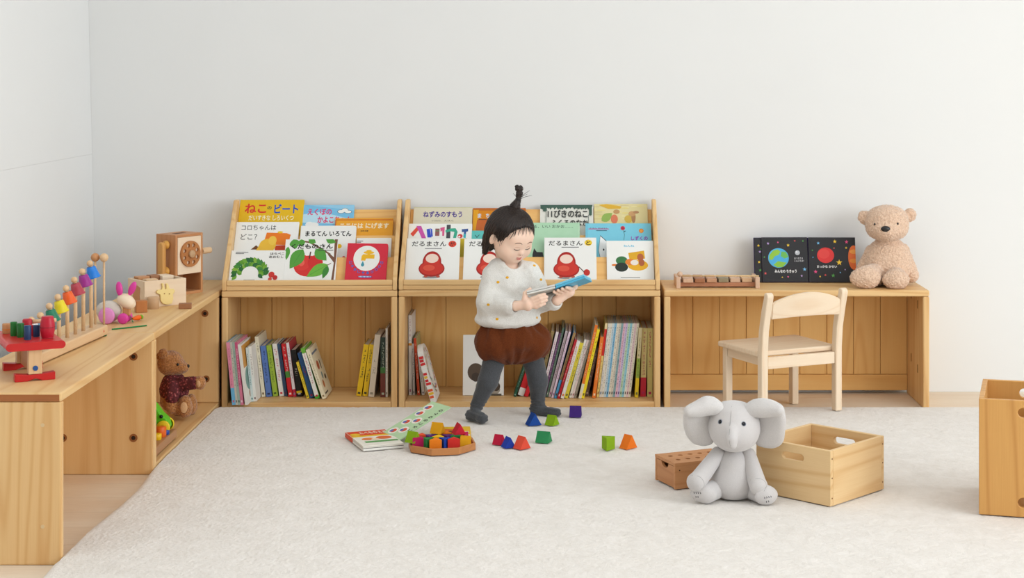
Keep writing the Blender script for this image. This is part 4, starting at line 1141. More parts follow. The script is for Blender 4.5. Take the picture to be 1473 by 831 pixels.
mb = MB(); mb.cyl((-.0115, -.02, .0245), (-.0115, .02, .0245), .004, beech('y')); mb.cyl((.036, -.017, .0162), (.036, .017, .0162), .0035, beech('y')); mb.build('axle', t)
mb = MB(); mb.box(.03, .052, -.008, .008, .022, .048, cherry('z'), .003); mb.build('neck_block', t)
c0 = stand(190, 463) - RB; c1 = stand(206, 460) - RB
mb = MB(); pts = bez([(.052, -.004, .02), (.062, -.01, .004), tuple(c0 + Vector((0, 0, .004)))], 6)
mb.tube(pts, .0012, flat((30, 130, 70), .7), 6)
mb.tube(bez([tuple(stand(161, 474.5) - RB + Vector((0, 0, .0022))), tuple(stand(185, 472) - RB + Vector((0, 0, .0022))), tuple(stand(211, 469) - RB + Vector((0, 0, .0022)))], 6), .0021, flat((30, 130, 70), .7), 6)
mb.build('cord', t)
d_ = (c1 - c0).normalized(); Tq = Matrix.Translation(c0 + Vector((0, 0, .0098))) @ d_.to_track_quat('Z', 'Y').to_matrix().to_4x4()
mb = MB(); mb.lathe([(0, -.002), (.003, 0), (.0062, .012), (.0082, .028), (.006, .034), (0, .035)], flat((240, 104, 24), .35), 20, Tq); ca = mb.build('carrot', t)
mb = MB(); mb.lathe([(0, .0352), (.0058, .0355), (.0072, .039), (.005, .043), (0, .044)], flat((120, 190, 40), .4), 16, Tq); mb.build('carrot_top', ca)
# ---- shape sorter box
SB = stand(208, 443); SA = math.radians(40)
t = thing('sorter_box', 'pale wooden block box with a yellow animal head on its front', 'box', SB, SA)
SW, SD, SH = .143, .118, .083
PB_ = wood('maple', (240, 216, 186), (226, 192, 156), 'x', rings=10, line=.2); PC_ = wood('maple', (240, 216, 186), (226, 192, 156), 'y', rings=10, line=.2)
mb = MB(); mb.box(0, SW, 0, .009, 0, SH, PB_, .001); fp = mb.build('front_panel', t)
mb = MB(); mb.box(0, SW, SD - .009, SD, 0, SH, PB_, .001); mb.build('back_panel', t)
for x in (0, SW - .009):
    mb = MB(); mb.box(x, x + .009, .0093, SD - .0093, 0, SH, PC_, .001); sp = mb.build('side_panel', t)
    if x == 0:
        mb = MB(); mb.prism([(.03, .012), (.075, .012), (.079, .03), (.074, .062), (.05, .066), (.03, .06), (.034, .035)], -.0012, -.0002, cherry('z'), 'yz'); mb.build('hatch', sp)
mb = MB(); mb.box(.0093, SW - .0093, .0093, SD - .0093, .001, .008, PB_); mb.build('bottom_panel', t)
u = lambda zx: (zx - 180) / 385 * SW
v = lambda zy, zx: (790 - 50 * (zx - 180) / 385 - zy) / 245 * SH
o_ = [(330, 555), (345, 552), (352, 580), (356, 605), (372, 604), (372, 580), (368, 556), (384, 550), (396, 575), (404, 602), (440, 600), (452, 620), (442, 640), (432, 650), (436, 690), (424, 735), (385, 750), (340, 742), (320, 715), (316, 660), (286, 648), (282, 630), (296, 615), (330, 612), (336, 590)]
mb = MB(); mb.prism([(u(a), v(b, a)) for a, b in o_], -.007, -.0002, flat((244, 218, 146), .5), 'xz', .001)
mb.build('animal_head', fp)
mb = MB()
for a, b in ((352, 648), (398, 648)): mb.cyl((u(a), -.0072, v(b, a)), (u(a), -.0076, v(b, a)), .0022, flat((170, 130, 70), .6), 10)
mb.build('eye_dot', fp)
# blocks lying in the box
def wblock(label, x, y, w_, d_, h_, m, z, loc=None, rot=None, round_=False, name='toy_block'):
    o = thing(name, label, 'block', loc if loc is not None else (0, 0, 0), rot or 0)
    mb = MB()
    if round_: mb.cyl((0, 0, 0), (0, 0, h_), w_ / 2, m, 28, bev=.0015)
    else: mb.box(-w_ / 2, w_ / 2, -d_ / 2, d_ / 2, 0, h_, m, .002)
    q = mb.build(name, None)
    bpy.data.objects.remove(o)
    q.location = loc; q.rotation_euler = (0, 0, rot or 0)
    return tag(q, label, 'block', 'blocks in and around the block box')
def inbox(x, y): return SB + Vector((x * math.cos(SA) - y * math.sin(SA), x * math.sin(SA) + y * math.cos(SA), .0085))
wblock('brown wooden block inside the box at its left', 0, 0, .04, .034, .081, cherry('x'), 0, inbox(.032, .085), SA)
wblock('tan wooden block inside the box by its front panel', 0, 0, .04, .03, .077, beech('x'), 0, inbox(.036, .035), SA)
wblock('dark brown wooden block inside the box, middle of the back', 0, 0, .032, .034, .082, wood('walnut', (168, 116, 78), (140, 90, 56), 'x', line=.2), 0, inbox(.072, .088), SA)
wblock('pale wooden block inside the box at its right', 0, 0, .04, .05, .08, pale('x'), 0, inbox(.108, .08), SA)
wblock('reddish brown wooden cube standing by the rabbit', 0, 0, .034, .034, .036, wood('padauk', (196, 126, 70), (166, 96, 48), 'z', line=.2), 0, stand(200.5, 450) + Vector((0, .019, 0)), math.radians(24))
wblock('beige wooden cylinder standing in front of the box', 0, 0, .037, .037, .036, wood('oakish', (206, 168, 128), (182, 140, 100), 'z', line=.2), 0, stand(218, 445) + Vector((0, .0185, 0)), 0, True)
wblock('brown flat wooden block near the edge, right of the animal head box', 0, 0, .040, .024, .017, wood('walnut', (168, 116, 78), (140, 90, 56), 'x', line=.2), 0, stand(265, 444.5) + Vector((0, .014, 0)), math.radians(12))
# ---- wooden telephone
PH = stand(251.5, 425.5); PH = Vector((-1.288, 5.585, TOP)); PHA = math.radians(56)
t = thing('toy_telephone', 'wooden toy wall telephone with rotary dial and hand crank', 'toy', PH, PHA)
PW, PD, PHT = .122, .092, .2
CH = cherry('z')
for x in (0, PW - .009):
    mb = MB(); mb.box(x, x + .009, 0, PD, 0, PHT, CH, .001); sd = mb.build('side_panel', t)
mb = MB(); mb.box(.0092, PW - .0092, 0, PD, PHT - .009, PHT, cherry('x'), .001); mb.build('top_panel', t)
mb = MB(); mb.box(.0092, PW - .0092, 0, PD, 0, .009, cherry('x'), .001); mb.build('bottom_panel', t)
mb = MB(); mb.box(.0092, PW - .0092, PD - .008, PD - .001, .0092, PHT - .0092, cherry('z')); mb.build('back_panel', t)
mb = MB(); mb.box(.035, .08, .035, .055, PHT, PHT + .0004, flat((90, 54, 30), .8)); mb.build('coin_slot', t)
mb = MB(); mb.box(.0094, PW - .0094, -.001, .007, .068, PHT - .0094, pale('x'), .001); fp = mb.build('front_panel', t)
# dial with finger holes
mb = MB(); b = bmesh.new()
cx, cz, R_ = PW / 2, .134, .043
def ringv(c, r, n, y): return [b.verts.new((c[0] + r * math.cos(2 * PI * i / n), y, c[1] + r * math.sin(2 * PI * i / n))) for i in range(n)]
loops = [((cx, cz), R_, 40)] + [((cx + .030 * math.cos(2 * PI * (i + .5) / 8), cz + .030 * math.sin(2 * PI * (i + .5) / 8)), .0068, 14) for i in range(8)]
L0 = [ringv(c, r, n, -.0012) for c, r, n in loops]; L1 = [ringv(c, r, n, -.0085) for c, r, n in loops]
for k, (A_, B_) in enumerate(zip(L0, L1)):
    for i in range(len(A_)): b.faces.new((A_[i], A_[(i + 1) % len(A_)], B_[(i + 1) % len(A_)], B_[i]))
for Ls in (L0, L1):
    es = [b.edges.get((l[i], l[(i + 1) % len(l)])) for l in Ls for i in range(len(l))]
    bmesh.ops.triangle_fill(b, edges=es, use_beauty=True)
bmesh.ops.recalc_face_normals(b, faces=b.faces[:])
mb.bm(b, wood('dialwood', (190, 126, 74), (160, 98, 52), 'x', line=.2)); b.free(); dl = mb.build('dial', t)
mb = MB(); mb.cyl((cx, -.0086, cz), (cx, -.017, cz), .0125, wood('oakish', (206, 168, 128), (182, 140, 100), 'z', line=.2), 24, bev=.001); mb.build('dial_knob', dl)
mb = MB(); mb.cyl((PW, .022, .135), (PW + .016, .022, .135), .005, CH, 14); mb.cyl((PW + .016, .022, .135), (PW + .056, .022, .135), .0105, beech('x'), 22, bev=.002); mb.build('crank', t)
HC = wood('honey', (222, 166, 96), (198, 136, 66), 'z', line=.2)
mb = MB(); mb.prism([(.03, .055), (.045, .052), (.05, .06), (.05, .155), (.045, .165), (.03, .165), (.024, .155), (.024, .062)], -.034, -.018, HC, 'yz', .004); hs = mb.build('handset', t); hs.location = (0, 0, .012)
for z in (.068, .155):
    mb = MB(); mb.lathe([(0, 0), (.012, 0), (.0145, .003), (.0145, .008), (.009, .012), (.0075, .0155), (0, .0155)], flat((224, 164, 76), .4), 24, Matrix.Translation((-.0022, .037, z)) @ Matrix.Rotation(-PI / 2, 4, 'Y')); mb.build('ear_cup', hs)
mb = MB(); mb.tube(bez([(-.028, .034, .053), (-.028, .02, .032), (-.024, .004, .028), (-.03, -.02, .040), (-.016, .0, .046), (-.01, .016, .052)], 8), .0014, flat((236, 230, 220), .7), 7); mb.build('cord', hs)

# ================================================================== in the low shelf
t = thing('toy_wagon', 'flat wooden toy wagon lying along the front edge of the low shelf', 'toy', (-1.232, 5.015, .0246))
mb = MB(); mb.box(-.046, .046, -.155, .145, .004, .03, wood('walnut', (188, 138, 96), (160, 110, 70), 'y', line=.2), .003); mb.build('deck', t)
mb = MB(); mb.box(-.04, .04, -.15, -.12, 0, .0038, flat((70, 50, 40), .8)); mb.box(-.04, .04, .11, .14, 0, .0038, flat((70, 50, 40), .8)); mb.build('runner', t)
ZW = .0246 + .0304
t = thing('frog_toy', 'bright green wooden frog toy with yellow wheels on the toy wagon', 'toy', (-1.234, 5.105, ZW))
GR = flat((96, 196, 34), .3)
mb = MB(); mb.prism([(-.045, .012), (.038, .012), (.042, .02), (.036, .042), (.018, .058), (-.004, .088), (-.02, .094), (-.045, .09)], -.022, .022, GR, 'xz', .004); mb.build('body', t)
for (x, z) in ((-.003, .082), (.019, .062)):
    mb = MB(); mb.ball((x, -.023, z - .01), .0055, flat((20, 24, 20), .2), 14); mb.build('eye', t)
for x in (-.03, .026):
    for s_ in (-1, 1):
        mb = MB(); mb.cyl((x, s_ * .0225, .0205), (x, s_ * .0315, .0205), .0203, flat((240, 206, 40), .35), 26, bev=.002); wq = mb.build('wheel', t)
        mb = MB(); mb.cyl((x, s_ * .0316, .0205), (x, s_ * .0335, .0205), .007, flat((40, 80, 170), .35), 16); mb.build('hub', wq)
def peg2(label, x, y, r, h, col):
    o = thing('toy_block', label, 'block', (x, y, ZW)); bpy.data.objects.remove(o)
    mb = MB(); mb.cyl((0, 0, 0), (0, 0, h), r, flat(col, .35), 22, bev=.0015); q = mb.build('toy_block'); q.location = (x, y, ZW); tag(q, label, 'block', 'blocks on the toy wagon')
peg2('orange round block in front of the green frog', -1.208, 5.046, .0165, .03, (236, 106, 30))
peg2('yellow round block beside the orange one in the low shelf', -1.209, 5.004, .0135, .018, (244, 196, 24))
peg2('red round block at the near end of the toy wagon', -1.216, 4.968, .0125, .015, (214, 44, 40))
peg2('blue round block beside the frog wheel', -1.198, 5.0765, .009, .014, (40, 74, 160))

# ================================================================== on the right bench
XY = Vector((.374, 5.775, TOP))
t = thing('xylophone', 'wooden toy xylophone with six bars on the right bench', 'xylophone', XY)
PK = wood('pinkish', (226, 192, 166), (206, 166, 138), 'y', rings=10, line=.2); PKx = wood('pinkish', (226, 192, 166), (206, 166, 138), 'x', rings=10, line=.2)
XL = .284
for x in (0, XL - .014):
    mb = MB(); mb.prism([(0, 0), (.14, 0), (.14, .034), (.012, .034), (0, .04)], x, x + .014, PK, 'yz', .0015)
    mb.build('end_piece', t)
mb = MB(); mb.box(.0142, XL - .0142, .02, .034, .004, .018, wood('redwood', (190, 132, 100), (164, 108, 78), 'x', line=.2), .001); mb.box(.0142, XL - .0142, .11, .122, .004, .018, PKx, .001); mb.build('rail', t)
cols = [((222, 186, 158), (204, 160, 130)), ((176, 120, 86), (150, 96, 64)), ((206, 158, 124), (184, 134, 100)), ((160, 146, 118), (136, 122, 94)), ((226, 192, 164), (206, 166, 136)), ((232, 194, 156), (212, 170, 130))]
for i, (c1, c2) in enumerate(cols):
    x = .024 + i * .0405; ln = .120 - i * .006
    mb = MB(); mb.box(x, x + .034, .068 - ln / 2, .068 + ln / 2, .0185, .0325, wood('bar%d' % i, c1, c2, 'y', rings=10, line=.2), .002); mb.build('bar', t)
m_ = thing('mallet', 'thin xylophone mallet lying across the front of the xylophone bars', 'mallet', XY + Vector((.004, .014, .0422)), math.radians(-1))
mb = MB(); mb.cyl((.012, -.001, -.0006), (.278, .0, -.0004), .0024, flat((226, 190, 140), .5), 10); mb.build('stick', m_)
mb = MB(); mb.ball((.009, -.001, .0052), .0094, PK, 18); mb.build('head', m_)
# open board book
Yk = 5.935
t = thing('board_book', 'open black board book with planets and stars, standing against the wall', 'book', (0, Yk, TOP))
DK = (40, 40, 44)
lean = math.radians(14)
def zk(x): return 950 + x / 3.6825
sK = F_PX / Yk
def page(x0, x1, art_fn, yaw, th=.010):
    X_0, X_1 = (zk(x0) - X0) / sK, (zk(x1) - X0) / sK
    w_ = X_1 - X_0; hh = .158
    art = Art(lambda a, b_: ((zk(a) - X0) / sK - X_0, (466 - b_) * hh / (466 - 222)), (w_, hh)); art_fn(art)
    st, ct = math.sin(lean), math.cos(lean)
    base = Matrix.Translation((X_0, 0, 0)) @ Matrix.Rotation(yaw, 4, 'Z') @ Matrix(((1, 0, 0, 0), (0, st, -ct, 0), (0, ct, st, 0), (0, 0, 0, 1)))
    return w_, hh, art, base, th
STC = [(246, 206, 60), (236, 84, 140), (190, 160, 214), (120, 190, 236), (90, 170, 80), (230, 90, 90)]
def pgL(a):
    for i, (x, y, r) in enumerate(((575, 256, 8), (628, 250, 6), (682, 266, 9), (718, 242, 6), (762, 243, 6), (765, 397, 11), (748, 432, 7), (676, 437, 6), (645, 440, 5), (556, 418, 8), (553, 330, 5))): a.star(x, y, r, STC[(i * 5 + 2) % 6])
    a.ell(628, 335, 55, 53, (80, 176, 226), n=40); a.poly([(580, 320), (600, 295), (625, 288), (640, 300), (630, 318), (608, 326), (596, 345), (578, 345)], (150, 200, 70)); a.poly([(645, 300), (668, 302), (682, 330), (660, 338), (640, 325)], (110, 186, 90)); a.poly([(600, 372), (625, 352), (655, 358), (672, 360), (650, 384), (620, 386)], (140, 196, 70))
    a.ell(730, 307, 13, 13, (190, 194, 200)); a.ell(726, 303, 5, 5, (220, 222, 226))
    a.text('おつきさま', 712, 332, 758, 342, (220, 220, 224)); a.text('こんにちは！', 712, 346, 762, 356, (220, 220, 224)); a.text('みんなの ちきゅう', 606, 398, 722, 416, (246, 246, 246), .02)
def pgR(a):
    for i, (x, y, r) in enumerate(((840, 254, 9), (928, 245, 11), (990, 247, 11), (987, 279, 7), (923, 281, 5), (808, 293, 5), (810, 331, 4), (948, 359, 17), (822, 409, 11), (845, 435, 6), (873, 427, 7), (914, 429, 11), (952, 413, 5), (978, 397, 5))): a.star(x, y, r, STC[(i * 5 + 3) % 6] if i not in (1, 7) else (246, 206, 60))
    a.ell(877, 320, 45, 42, (222, 56, 56), n=40); a.ell(868, 312, 30, 26, (228, 72, 68))
    a.ell(1026, 332, 30, 66, (232, 112, 50), n=40); a.ell(1028, 300, 24, 12, (240, 160, 70)); a.ell(1028, 350, 26, 12, (240, 150, 60))
    a.text('まっかな かせい', 830, 374, 935, 388, (240, 240, 240), .02)
def pgE(a):
    for i, (x, y) in enumerate(((524, 266), (531, 300), (540, 284), (525, 356), (548, 330), (530, 400), (520, 440))): a.star(x, y, 8, STC[(i * 2) % 6])
for args, nm in (((540, 785, pgL, math.radians(1.5)), 'left'), ((787, 1036, pgR, math.radians(-1.5)), 'right')):
    w_, hh, art, base, th = page(*args)
    yaw = args[3]
    if nm == 'right': base = Matrix.Translation((0, w_ * .0, 0)) @ base
    mb = MB(); rr = .008
    cs = ((w_, hh), (0, hh), (0, 0), (w_, 0))
    mb.box(0, w_, 0.001, hh, -.0, th, flat((52, 48, 60), .5), .0012, T=base)
    art.put(mb, base, th + .0001); mb.bm  # face print
    # dark page face
    a2 = Art(lambda x, y: (x, y)); a2.layer = 0; a2.rect(.002, .003, w_ - .001, hh - .002, DK); a2.put(mb, base, th + .00002)
    mb.build('page_block', t)
w_, hh, art, base, th = page(499, 1040, lambda a: None, 0)
w1, h1, art1, base1, th1 = page(499, 541, pgE, 0)
mb = MB(); st, ct = math.sin(lean), math.cos(lean)
Tb = base @ Matrix.Translation((0, 0, -.0075))
mb.box(0, w_ * .49, 0, hh + .001, 0, .004, flat((62, 44, 110), .45), .001, T=Tb); mb.box(w_ * .51, w_, 0, hh + .001, 0, .004, flat((62, 44, 110), .45), .001, T=Tb)
mb.box(w_ * .485, w_ * .515, 0, hh + .001, -.001, .003, flat((62, 44, 110), .45), 0, T=Tb)
mb.build('cover', t)
mb = MB(); mb.box(.002, w1, .001, hh - .001, -.003, .0045, flat(DK, .5), .001, T=base1); art1.put(mb, base1, .0046); mb.build('inner_leaf', t)

# ================================================================== child chair
t = thing('child_chair', 'pale wooden child chair standing with its back to the viewer', 'chair')
RL, RR = Vector((.634, 5.478, 0)), Vector((.893, 5.604, 0))
ux = (RR - RL); WCH = ux.length; ca = math.atan2(ux.y, ux.x)
t.location = (RL.x, RL.y, 0); t.rotation_euler = (0, 0, ca)
# local: x across the back, y towards the seat front, z up
PT = .027; DC = .245
PM = pale('z'); PMx = pale('x'); PMy = pale('y')
def backpost(x):
    yy = [(0, RUG + .0005), (0, .23), (-.006, .30), (-.022, .37), (-.034, .415)]
    pr = [(y - PT / 2, z) for y, z in yy]; pr2 = [(y + PT / 2 - (.004 if z > .4 else 0), z) for y, z in yy[::-1]]
    tip = [(-.046, .424), (-.037, .430), (-.026, .427)]
    mb = MB(); mb.prism(pr + tip + pr2, x - PT / 2 + .001, x + PT / 2 - .001, PM, 'yz', .004); return mb.build('leg', t)
backpost(0); backpost(WCH)
for x in (.012, WCH - .012):
    mb = MB(); mb.box(x - .0125, x + .0125, DC - .02, DC + .005, RUG + .0005 if x < .1 else .0009, .2155, PM, .003); mb.build('leg', t)
mb = MB(); mb.prism([(-.012 + 0, .0138), (WCH + .012, .0138), (WCH + .014, DC + .012), (WCH + .006, DC + .02), (-.006, DC + .02), (-.014, DC + .012)], .216, .233, PMx, 'xy', .004); mb.build('seat', t)
for y in (0, DC - .012):
    mb = MB(); mb.box(.014 if y == 0 else .025, WCH - .014 if y == 0 else WCH - .025, y - .009, y + .009, .178 if y == 0 else .185, .2155, PMx, .002); mb.build('apron', t)
for x in (.012, WCH - .012):
    mb = MB(); mb.box(x - .008, x + .008, .0145, DC - .021, .185, .2155, PMy, .002); mb.build('apron', t)
# curved, slightly arched back rail
mb = MB(); vs = []; fs = []; n = 20
for i in range(n + 1):
    u_ = i / n; x = .0115 + (WCH - .023) * u_
    q = math.sin(PI * u_)
    y0 = -.010 - .016 - .014 * q
    zb, zt = .342 + .006 * q, .392 + .033 * q ** .8
    for (dy, z, sh) in ((-.008, zb, -.008), (.008, zb, -.008), (.008, zt, -.016), (-.008, zt, -.016)):
        vs.append((x, y0 + dy + (z - .342) * -.12, z))
for i in range(n):
    for k in range(4):
        fs.append((i * 4 + k, i * 4 + (k + 1) % 4, i * 4 + 4 + (k + 1) % 4, i * 4 + 4 + k))
fs += [(0, 3, 2, 1)[::-1], tuple(n * 4 + k for k in (0, 1, 2, 3))[::-1]]
b = bmesh.new(); bv = [b.verts.new(p) for p in vs]
for f in fs: b.faces.new([bv[i] for i in f])
bmesh.ops.recalc_face_normals(b, faces=b.faces[:])
bmesh.ops.bevel(b, geom=[e for e in b.edges if len(e.link_faces) == 2 and e.calc_face_angle() > .6], offset=.003, segments=2, affect='EDGES')
mb.bm(b, PMx); b.free(); mb.build('back_rail', t)

# ================================================================== crates
def slot_panel(w_, h_, th, slots, m, name, parent, T):
    """board with stadium shaped hand holes; local x 0..w, z 0..h, thickness along y 0..th"""
    b = bmesh.new(); loops = [[(0, 0), (w_, 0), (w_, h_), (0, h_)]]
    for (cx, cz, l, r) in slots:
        lp = []
        for sgn, a0 in ((1, -PI / 2), (-1, PI / 2)):
            for i in range(9):
                a = a0 + PI * i / 8; lp.append((cx + sgn * l / 2 + r * math.cos(a), cz + r * math.sin(a)))
        loops.append(lp)
    A = [[b.verts.new((p[0], 0, p[1])) for p in l] for l in loops]; C_ = [[b.verts.new((p[0], th, p[1])) for p in l] for l in loops]
    for P_, Q_ in zip(A, C_):
        for i in range(len(P_)): b.faces.new((P_[i], P_[(i + 1) % len(P_)], Q_[(i + 1) % len(P_)], Q_[i]))
    for Ls in (A, C_):
        es = [b.edges.get((l[i], l[(i + 1) % len(l)])) for l in Ls for i in range(len(l))]
        bmesh.ops.triangle_fill(b, edges=es, use_beauty=True)
    bmesh.ops.recalc_face_normals(b, faces=b.faces[:])
    bmesh.ops.bevel(b, geom=[e for e in b.edges if len(e.link_faces) == 2 and e.calc_face_angle() > 1.2], offset=.0012, segments=1, affect='EDGES')
    mb = MB(); mb.bm(b, m, False, T); b.free()
    return mb.build(name, parent)
def crate(label, loc, rot, W, D, Hh, th, end_slots, m1, m2, dots=()):
    """panels with hand holes lie along x at y=0 and y=D; plain side panels at x=0 and x=W"""
    t = thing('wooden_crate', label, 'crate', loc, rot)
    slot_panel(W - .0004, Hh, th, end_slots, m1, 'end_panel', t, Matrix.Translation((.0002, 0, 0)))
    slot_panel(W - .0004, Hh, th, end_slots, m1, 'end_panel', t, Matrix.Translation((.0002, D - th, 0)))
    for x in (0, W - th):
        mb = MB(); mb.box(x, x + th, th + .0003, D - th - .0003, 0, Hh, m2, .0012)
        sp = mb.build('side_panel', t)
        if dots:
            mb = MB(); xs_ = -.0004 if x == 0 else W + .0004
            for y in (.007, D - .007):
                for z in dots: mb.cyl((xs_ - (.0004 if x else -.0004), y, z), (xs_, y, z), .0021, flat((130, 84, 46), .6), 10)
            mb.build('dowel', sp)
    mb = MB(); mb.box(th + .0003, W - th - .0003, th + .0003, D - th - .0003, .003, .011, m1); mb.build('bottom_panel', t)
    return t
LT = wood('light_pine', (240, 208, 158), (214, 164, 104), 'x', rings=6, line=.4); LTy = wood('light_pine', (240, 208, 158), (214, 164, 104), 'y', rings=6, line=.4)
CB = ground(1194.8, 729.3)
# left front panel runs from the near corner up-left; use its direction as the local x axis pointing to the near corner
A0 = math.radians(137)
dirL = Vector((math.cos(A0), math.sin(A0), 0)); WL_ = .238
o_ = CB + dirL * WL_
crate('low open pine crate with hand holes behind the grey elephant', (o_.x, o_.y, RUG + .0012), A0 - PI, WL_, .253, .143, .0115, [(WL_ / 2, .111, .05, .0095)], LT, LTy, (.02, .072, .122))
CC = ground(1408, 740); 
HN = wood('honey_pine', (222, 168, 98), (190, 130, 66), 'z', rings=6, line=.45)
crate('tall honey coloured wooden crate at the right edge of the photo', (CC.x, CC.y, RUG + .0012), math.radians(-15.8), .30, .285, .293, .013, [(.145, .262, .075, .0125), (.145, .036, .075, .0125)], HN, HN)
# ---- brown box with holes in the lid
HB = ground(971, 704.5)
t = thing('hole_box', 'small brown wooden box with round holes in its lid, left of the elephant', 'box', (HB.x, HB.y, RUG + .0012), math.radians(23.5))
BW, BD, BH = .175, .12, .070
CHX, CHY = cherry('x'), cherry('y')
mb = MB(); mb.box(0, BW, 0, .009, 0, BH - .0085, CHX, .001)
mb.cyl((.014, -.0003, .05), (.014, .0002, .05), .0018, flat((60, 30, 16), .6), 10)
mb.build('front_panel', t)
mb = MB(); mb.box(0, BW, BD - .009, BD, 0, BH - .0085, CHX, .001); mb.build('back_panel', t)
mb = MB(); mb.box(BW - .009, BW, .0092, BD - .0092, 0, BH - .0085, CHY, .001); mb.build('side_panel', t)
# drawer front with a scooped finger notch
pts = [(.0095, .003), (BD - .0095, .003), (BD - .0095, .060)] + [(.062 + .021 * math.cos(a), .060 - .014 * math.sin(a)) for a in [PI * i / 10 for i in range(11)]] + [(.0095, .060)]
mb = MB(); mb.prism(pts, .001, .009, CHY, 'yz'); mb.build('drawer', t)
mb = MB(); mb.box(.0095, BW - .0095, .0095, BD - .0095, .003, .008, CHX); mb.build('bottom_panel', t)
b = bmesh.new(); LP = [[(0, 0), (BW, 0), (BW, BD), (0, BD)]]
for i in range(5):
    for j in range(2):
        LP.append([(.028 + i * .03 + .0072 * math.cos(2 * PI * k / 16), .036 + j * .046 + .0072 * math.sin(2 * PI * k / 16)) for k in range(16)])
A = [[b.verts.new((p[0], p[1], BH - .0083)) for p in l] for l in LP]; C_ = [[b.verts.new((p[0], p[1], BH)) for p in l] for l in LP]
for P_, Q_ in zip(A, C_):
    for i in range(len(P_)): b.faces.new((P_[i], P_[(i + 1) % len(P_)], Q_[(i + 1) % len(P_)], Q_[i]))
for Ls in (A, C_):
    bmesh.ops.triangle_fill(b, edges=[b.edges.get((l[i], l[(i + 1) % len(l)])) for l in Ls for i in range(len(l))], use_beauty=True)
bmesh.ops.recalc_face_normals(b, faces=b.faces[:])
mb = MB(); mb.bm(b, CHX); b.free(); mb.build('lid', t)

# ================================================================== blocks on the rug
def dyed(c): return flat(c, .7, .2)
RZ = RUG + .0012
def prism_block(label, px, py, col, a=.034, L=.034, rot=0, lie=True):
    """triangular wooden block; lying: ridge along local y"""
    p = ground(px, py)
    mb = MB(); h_ = a * .5 * math.sqrt(3)
    if lie: mb.prism([(-a / 2, 0), (a / 2, 0), (0, h_)], -L / 2, L / 2, dyed(col), 'xz', .0008)
    else: mb.prism([(-a / 2, -h_ / 3), (a / 2, -h_ / 3), (0, 2 * h_ / 3)], 0, L, dyed(col), 'xy', .0008)
    o = mb.build('triangular_block'); o.location = (p.x, p.y + .015, RZ); o.rotation_euler = (0, 0, math.radians(rot))
    return tag(o, label, 'block', 'triangular blocks scattered on the rug')
prism_block('royal blue triangular block by the front foot', 767, 612.5, (24, 70, 150), .044, .034, 24)
prism_block('lime green triangular block lying right of the blue one by the foot', 794, 612.5, (132, 170, 24), .036, .034, 56)
prism_block('purple triangular block lying farthest back, right of the foot', 828, 600.5, (64, 36, 116), .040, .038, 84)
prism_block('crimson triangular block at the left of the three touching blocks', 717.5, 640.5, (190, 26, 62), .034, .030, 62)
prism_block('ultramarine triangular block between crimson and coral ones', 731, 645, (38, 66, 170), .036, .032, 28)
prism_block('coral red triangular block at the right of the three touching blocks', 750.5, 646.5, (232, 84, 62), .042, .034, 42)
prism_block('dark green triangular block lying alone in front of the lime one', 782, 637.5, (48, 138, 84), .038, .042, 70)
prism_block('lime green triangular block standing upright beside the orange one', 874.5, 648.5, (138, 176, 30), .040, .038, 170, False)
prism_block('orange triangular block lying right of the upright lime one', 904, 646, (240, 122, 34), .046, .032, 44)
# ---- tray of blocks
TC = Vector((-.371, 5.045, RZ)); TR = .104
TW = wood('traywood', (204, 140, 86), (176, 110, 60), 'x', line=.2)
t = thing('octagonal_tray', 'low octagonal wooden tray filled with coloured blocks', 'tray', TC, math.radians(10))
mb = MB(); oct_ = lambda r: [(r * math.cos(PI / 4 * (i + .5)), r * math.sin(PI / 4 * (i + .5))) for i in range(8)]
mb.prism(oct_(TR - .007), .002, .006, TW, 'xy'); mb.build('bottom_panel', t)
b = bmesh.new()
o0, o1, i0, i1 = ([b.verts.new((x, y, z)) for x, y in oct_(r)] for r, z in ((TR, 0), (TR, .020), (TR - .0065, 0), (TR - .0065, .020)))
for i in range(8):
    j = (i + 1) % 8
    b.faces.new((o0[i], o0[j], o1[j], o1[i])); b.faces.new((i0[j], i0[i], i1[i], i1[j])); b.faces.new((o1[i], o1[j], i1[j], i1[i])); b.faces.new((o0[j], o0[i], i0[i], i0[j]))
bmesh.ops.recalc_face_normals(b, faces=b.faces[:]); bmesh.ops.bevel(b, geom=b.edges[:], offset=.001, segments=1, affect='EDGES')
mb = MB(); mb.bm(b, TW); b.free(); mb.build('rim', t)
TA = t.rotation_euler.z
def wedge(label, x, y, rot, col, a=.0365, L=.036, z=.0063, lie=False, tilt=0):
    mb = MB(); h_ = a * .866
    if lie: mb.prism([(-a / 2, 0), (a / 2, 0), (0, h_)], -L / 2, L / 2, dyed(col), 'xz', .0008)
    else: mb.prism([(-a / 2, -h_ / 3), (a / 2, -h_ / 3), (0, 2 * h_ / 3)], 0, L, dyed(col), 'xy', .0008)
    o = mb.build('triangular_block'); o.location = (TC.x + x, TC.y + y, TC.z + z); o.rotation_euler = (tilt, 0, math.radians(rot))
    return tag(o, label, 'block', 'blocks in the tray')
OR_, RD_, BL_, GN_, YL_, PU_, LM_, MG_, AM_ = (240, 132, 32), (214, 52, 44), (32, 70, 170), (44, 128, 66), (240, 192, 30), (92, 40, 116), (132, 168, 24), (186, 30, 90), (218, 156, 20)
FR = -.068
wedge('magenta triangular block at the front left inside the tray', -.064, FR + .022, 0, MG_)
wedge('dark green triangular block at the front of the tray, left of the orange one', -.0385, FR + .0135, 180, GN_)
wedge('orange triangular block at the front middle of the tray', -.013, FR - .001, 2, OR_)
wedge('blue triangular block at the front of the tray, right of the orange one', .0125, FR + .0115, 180, BL_)
wedge('red triangular block at the front right inside the tray', .0395, FR + .009, 4, RD_)
wedge('amber triangular block at the right side of the tray', .068, FR + .036, 30, AM_)
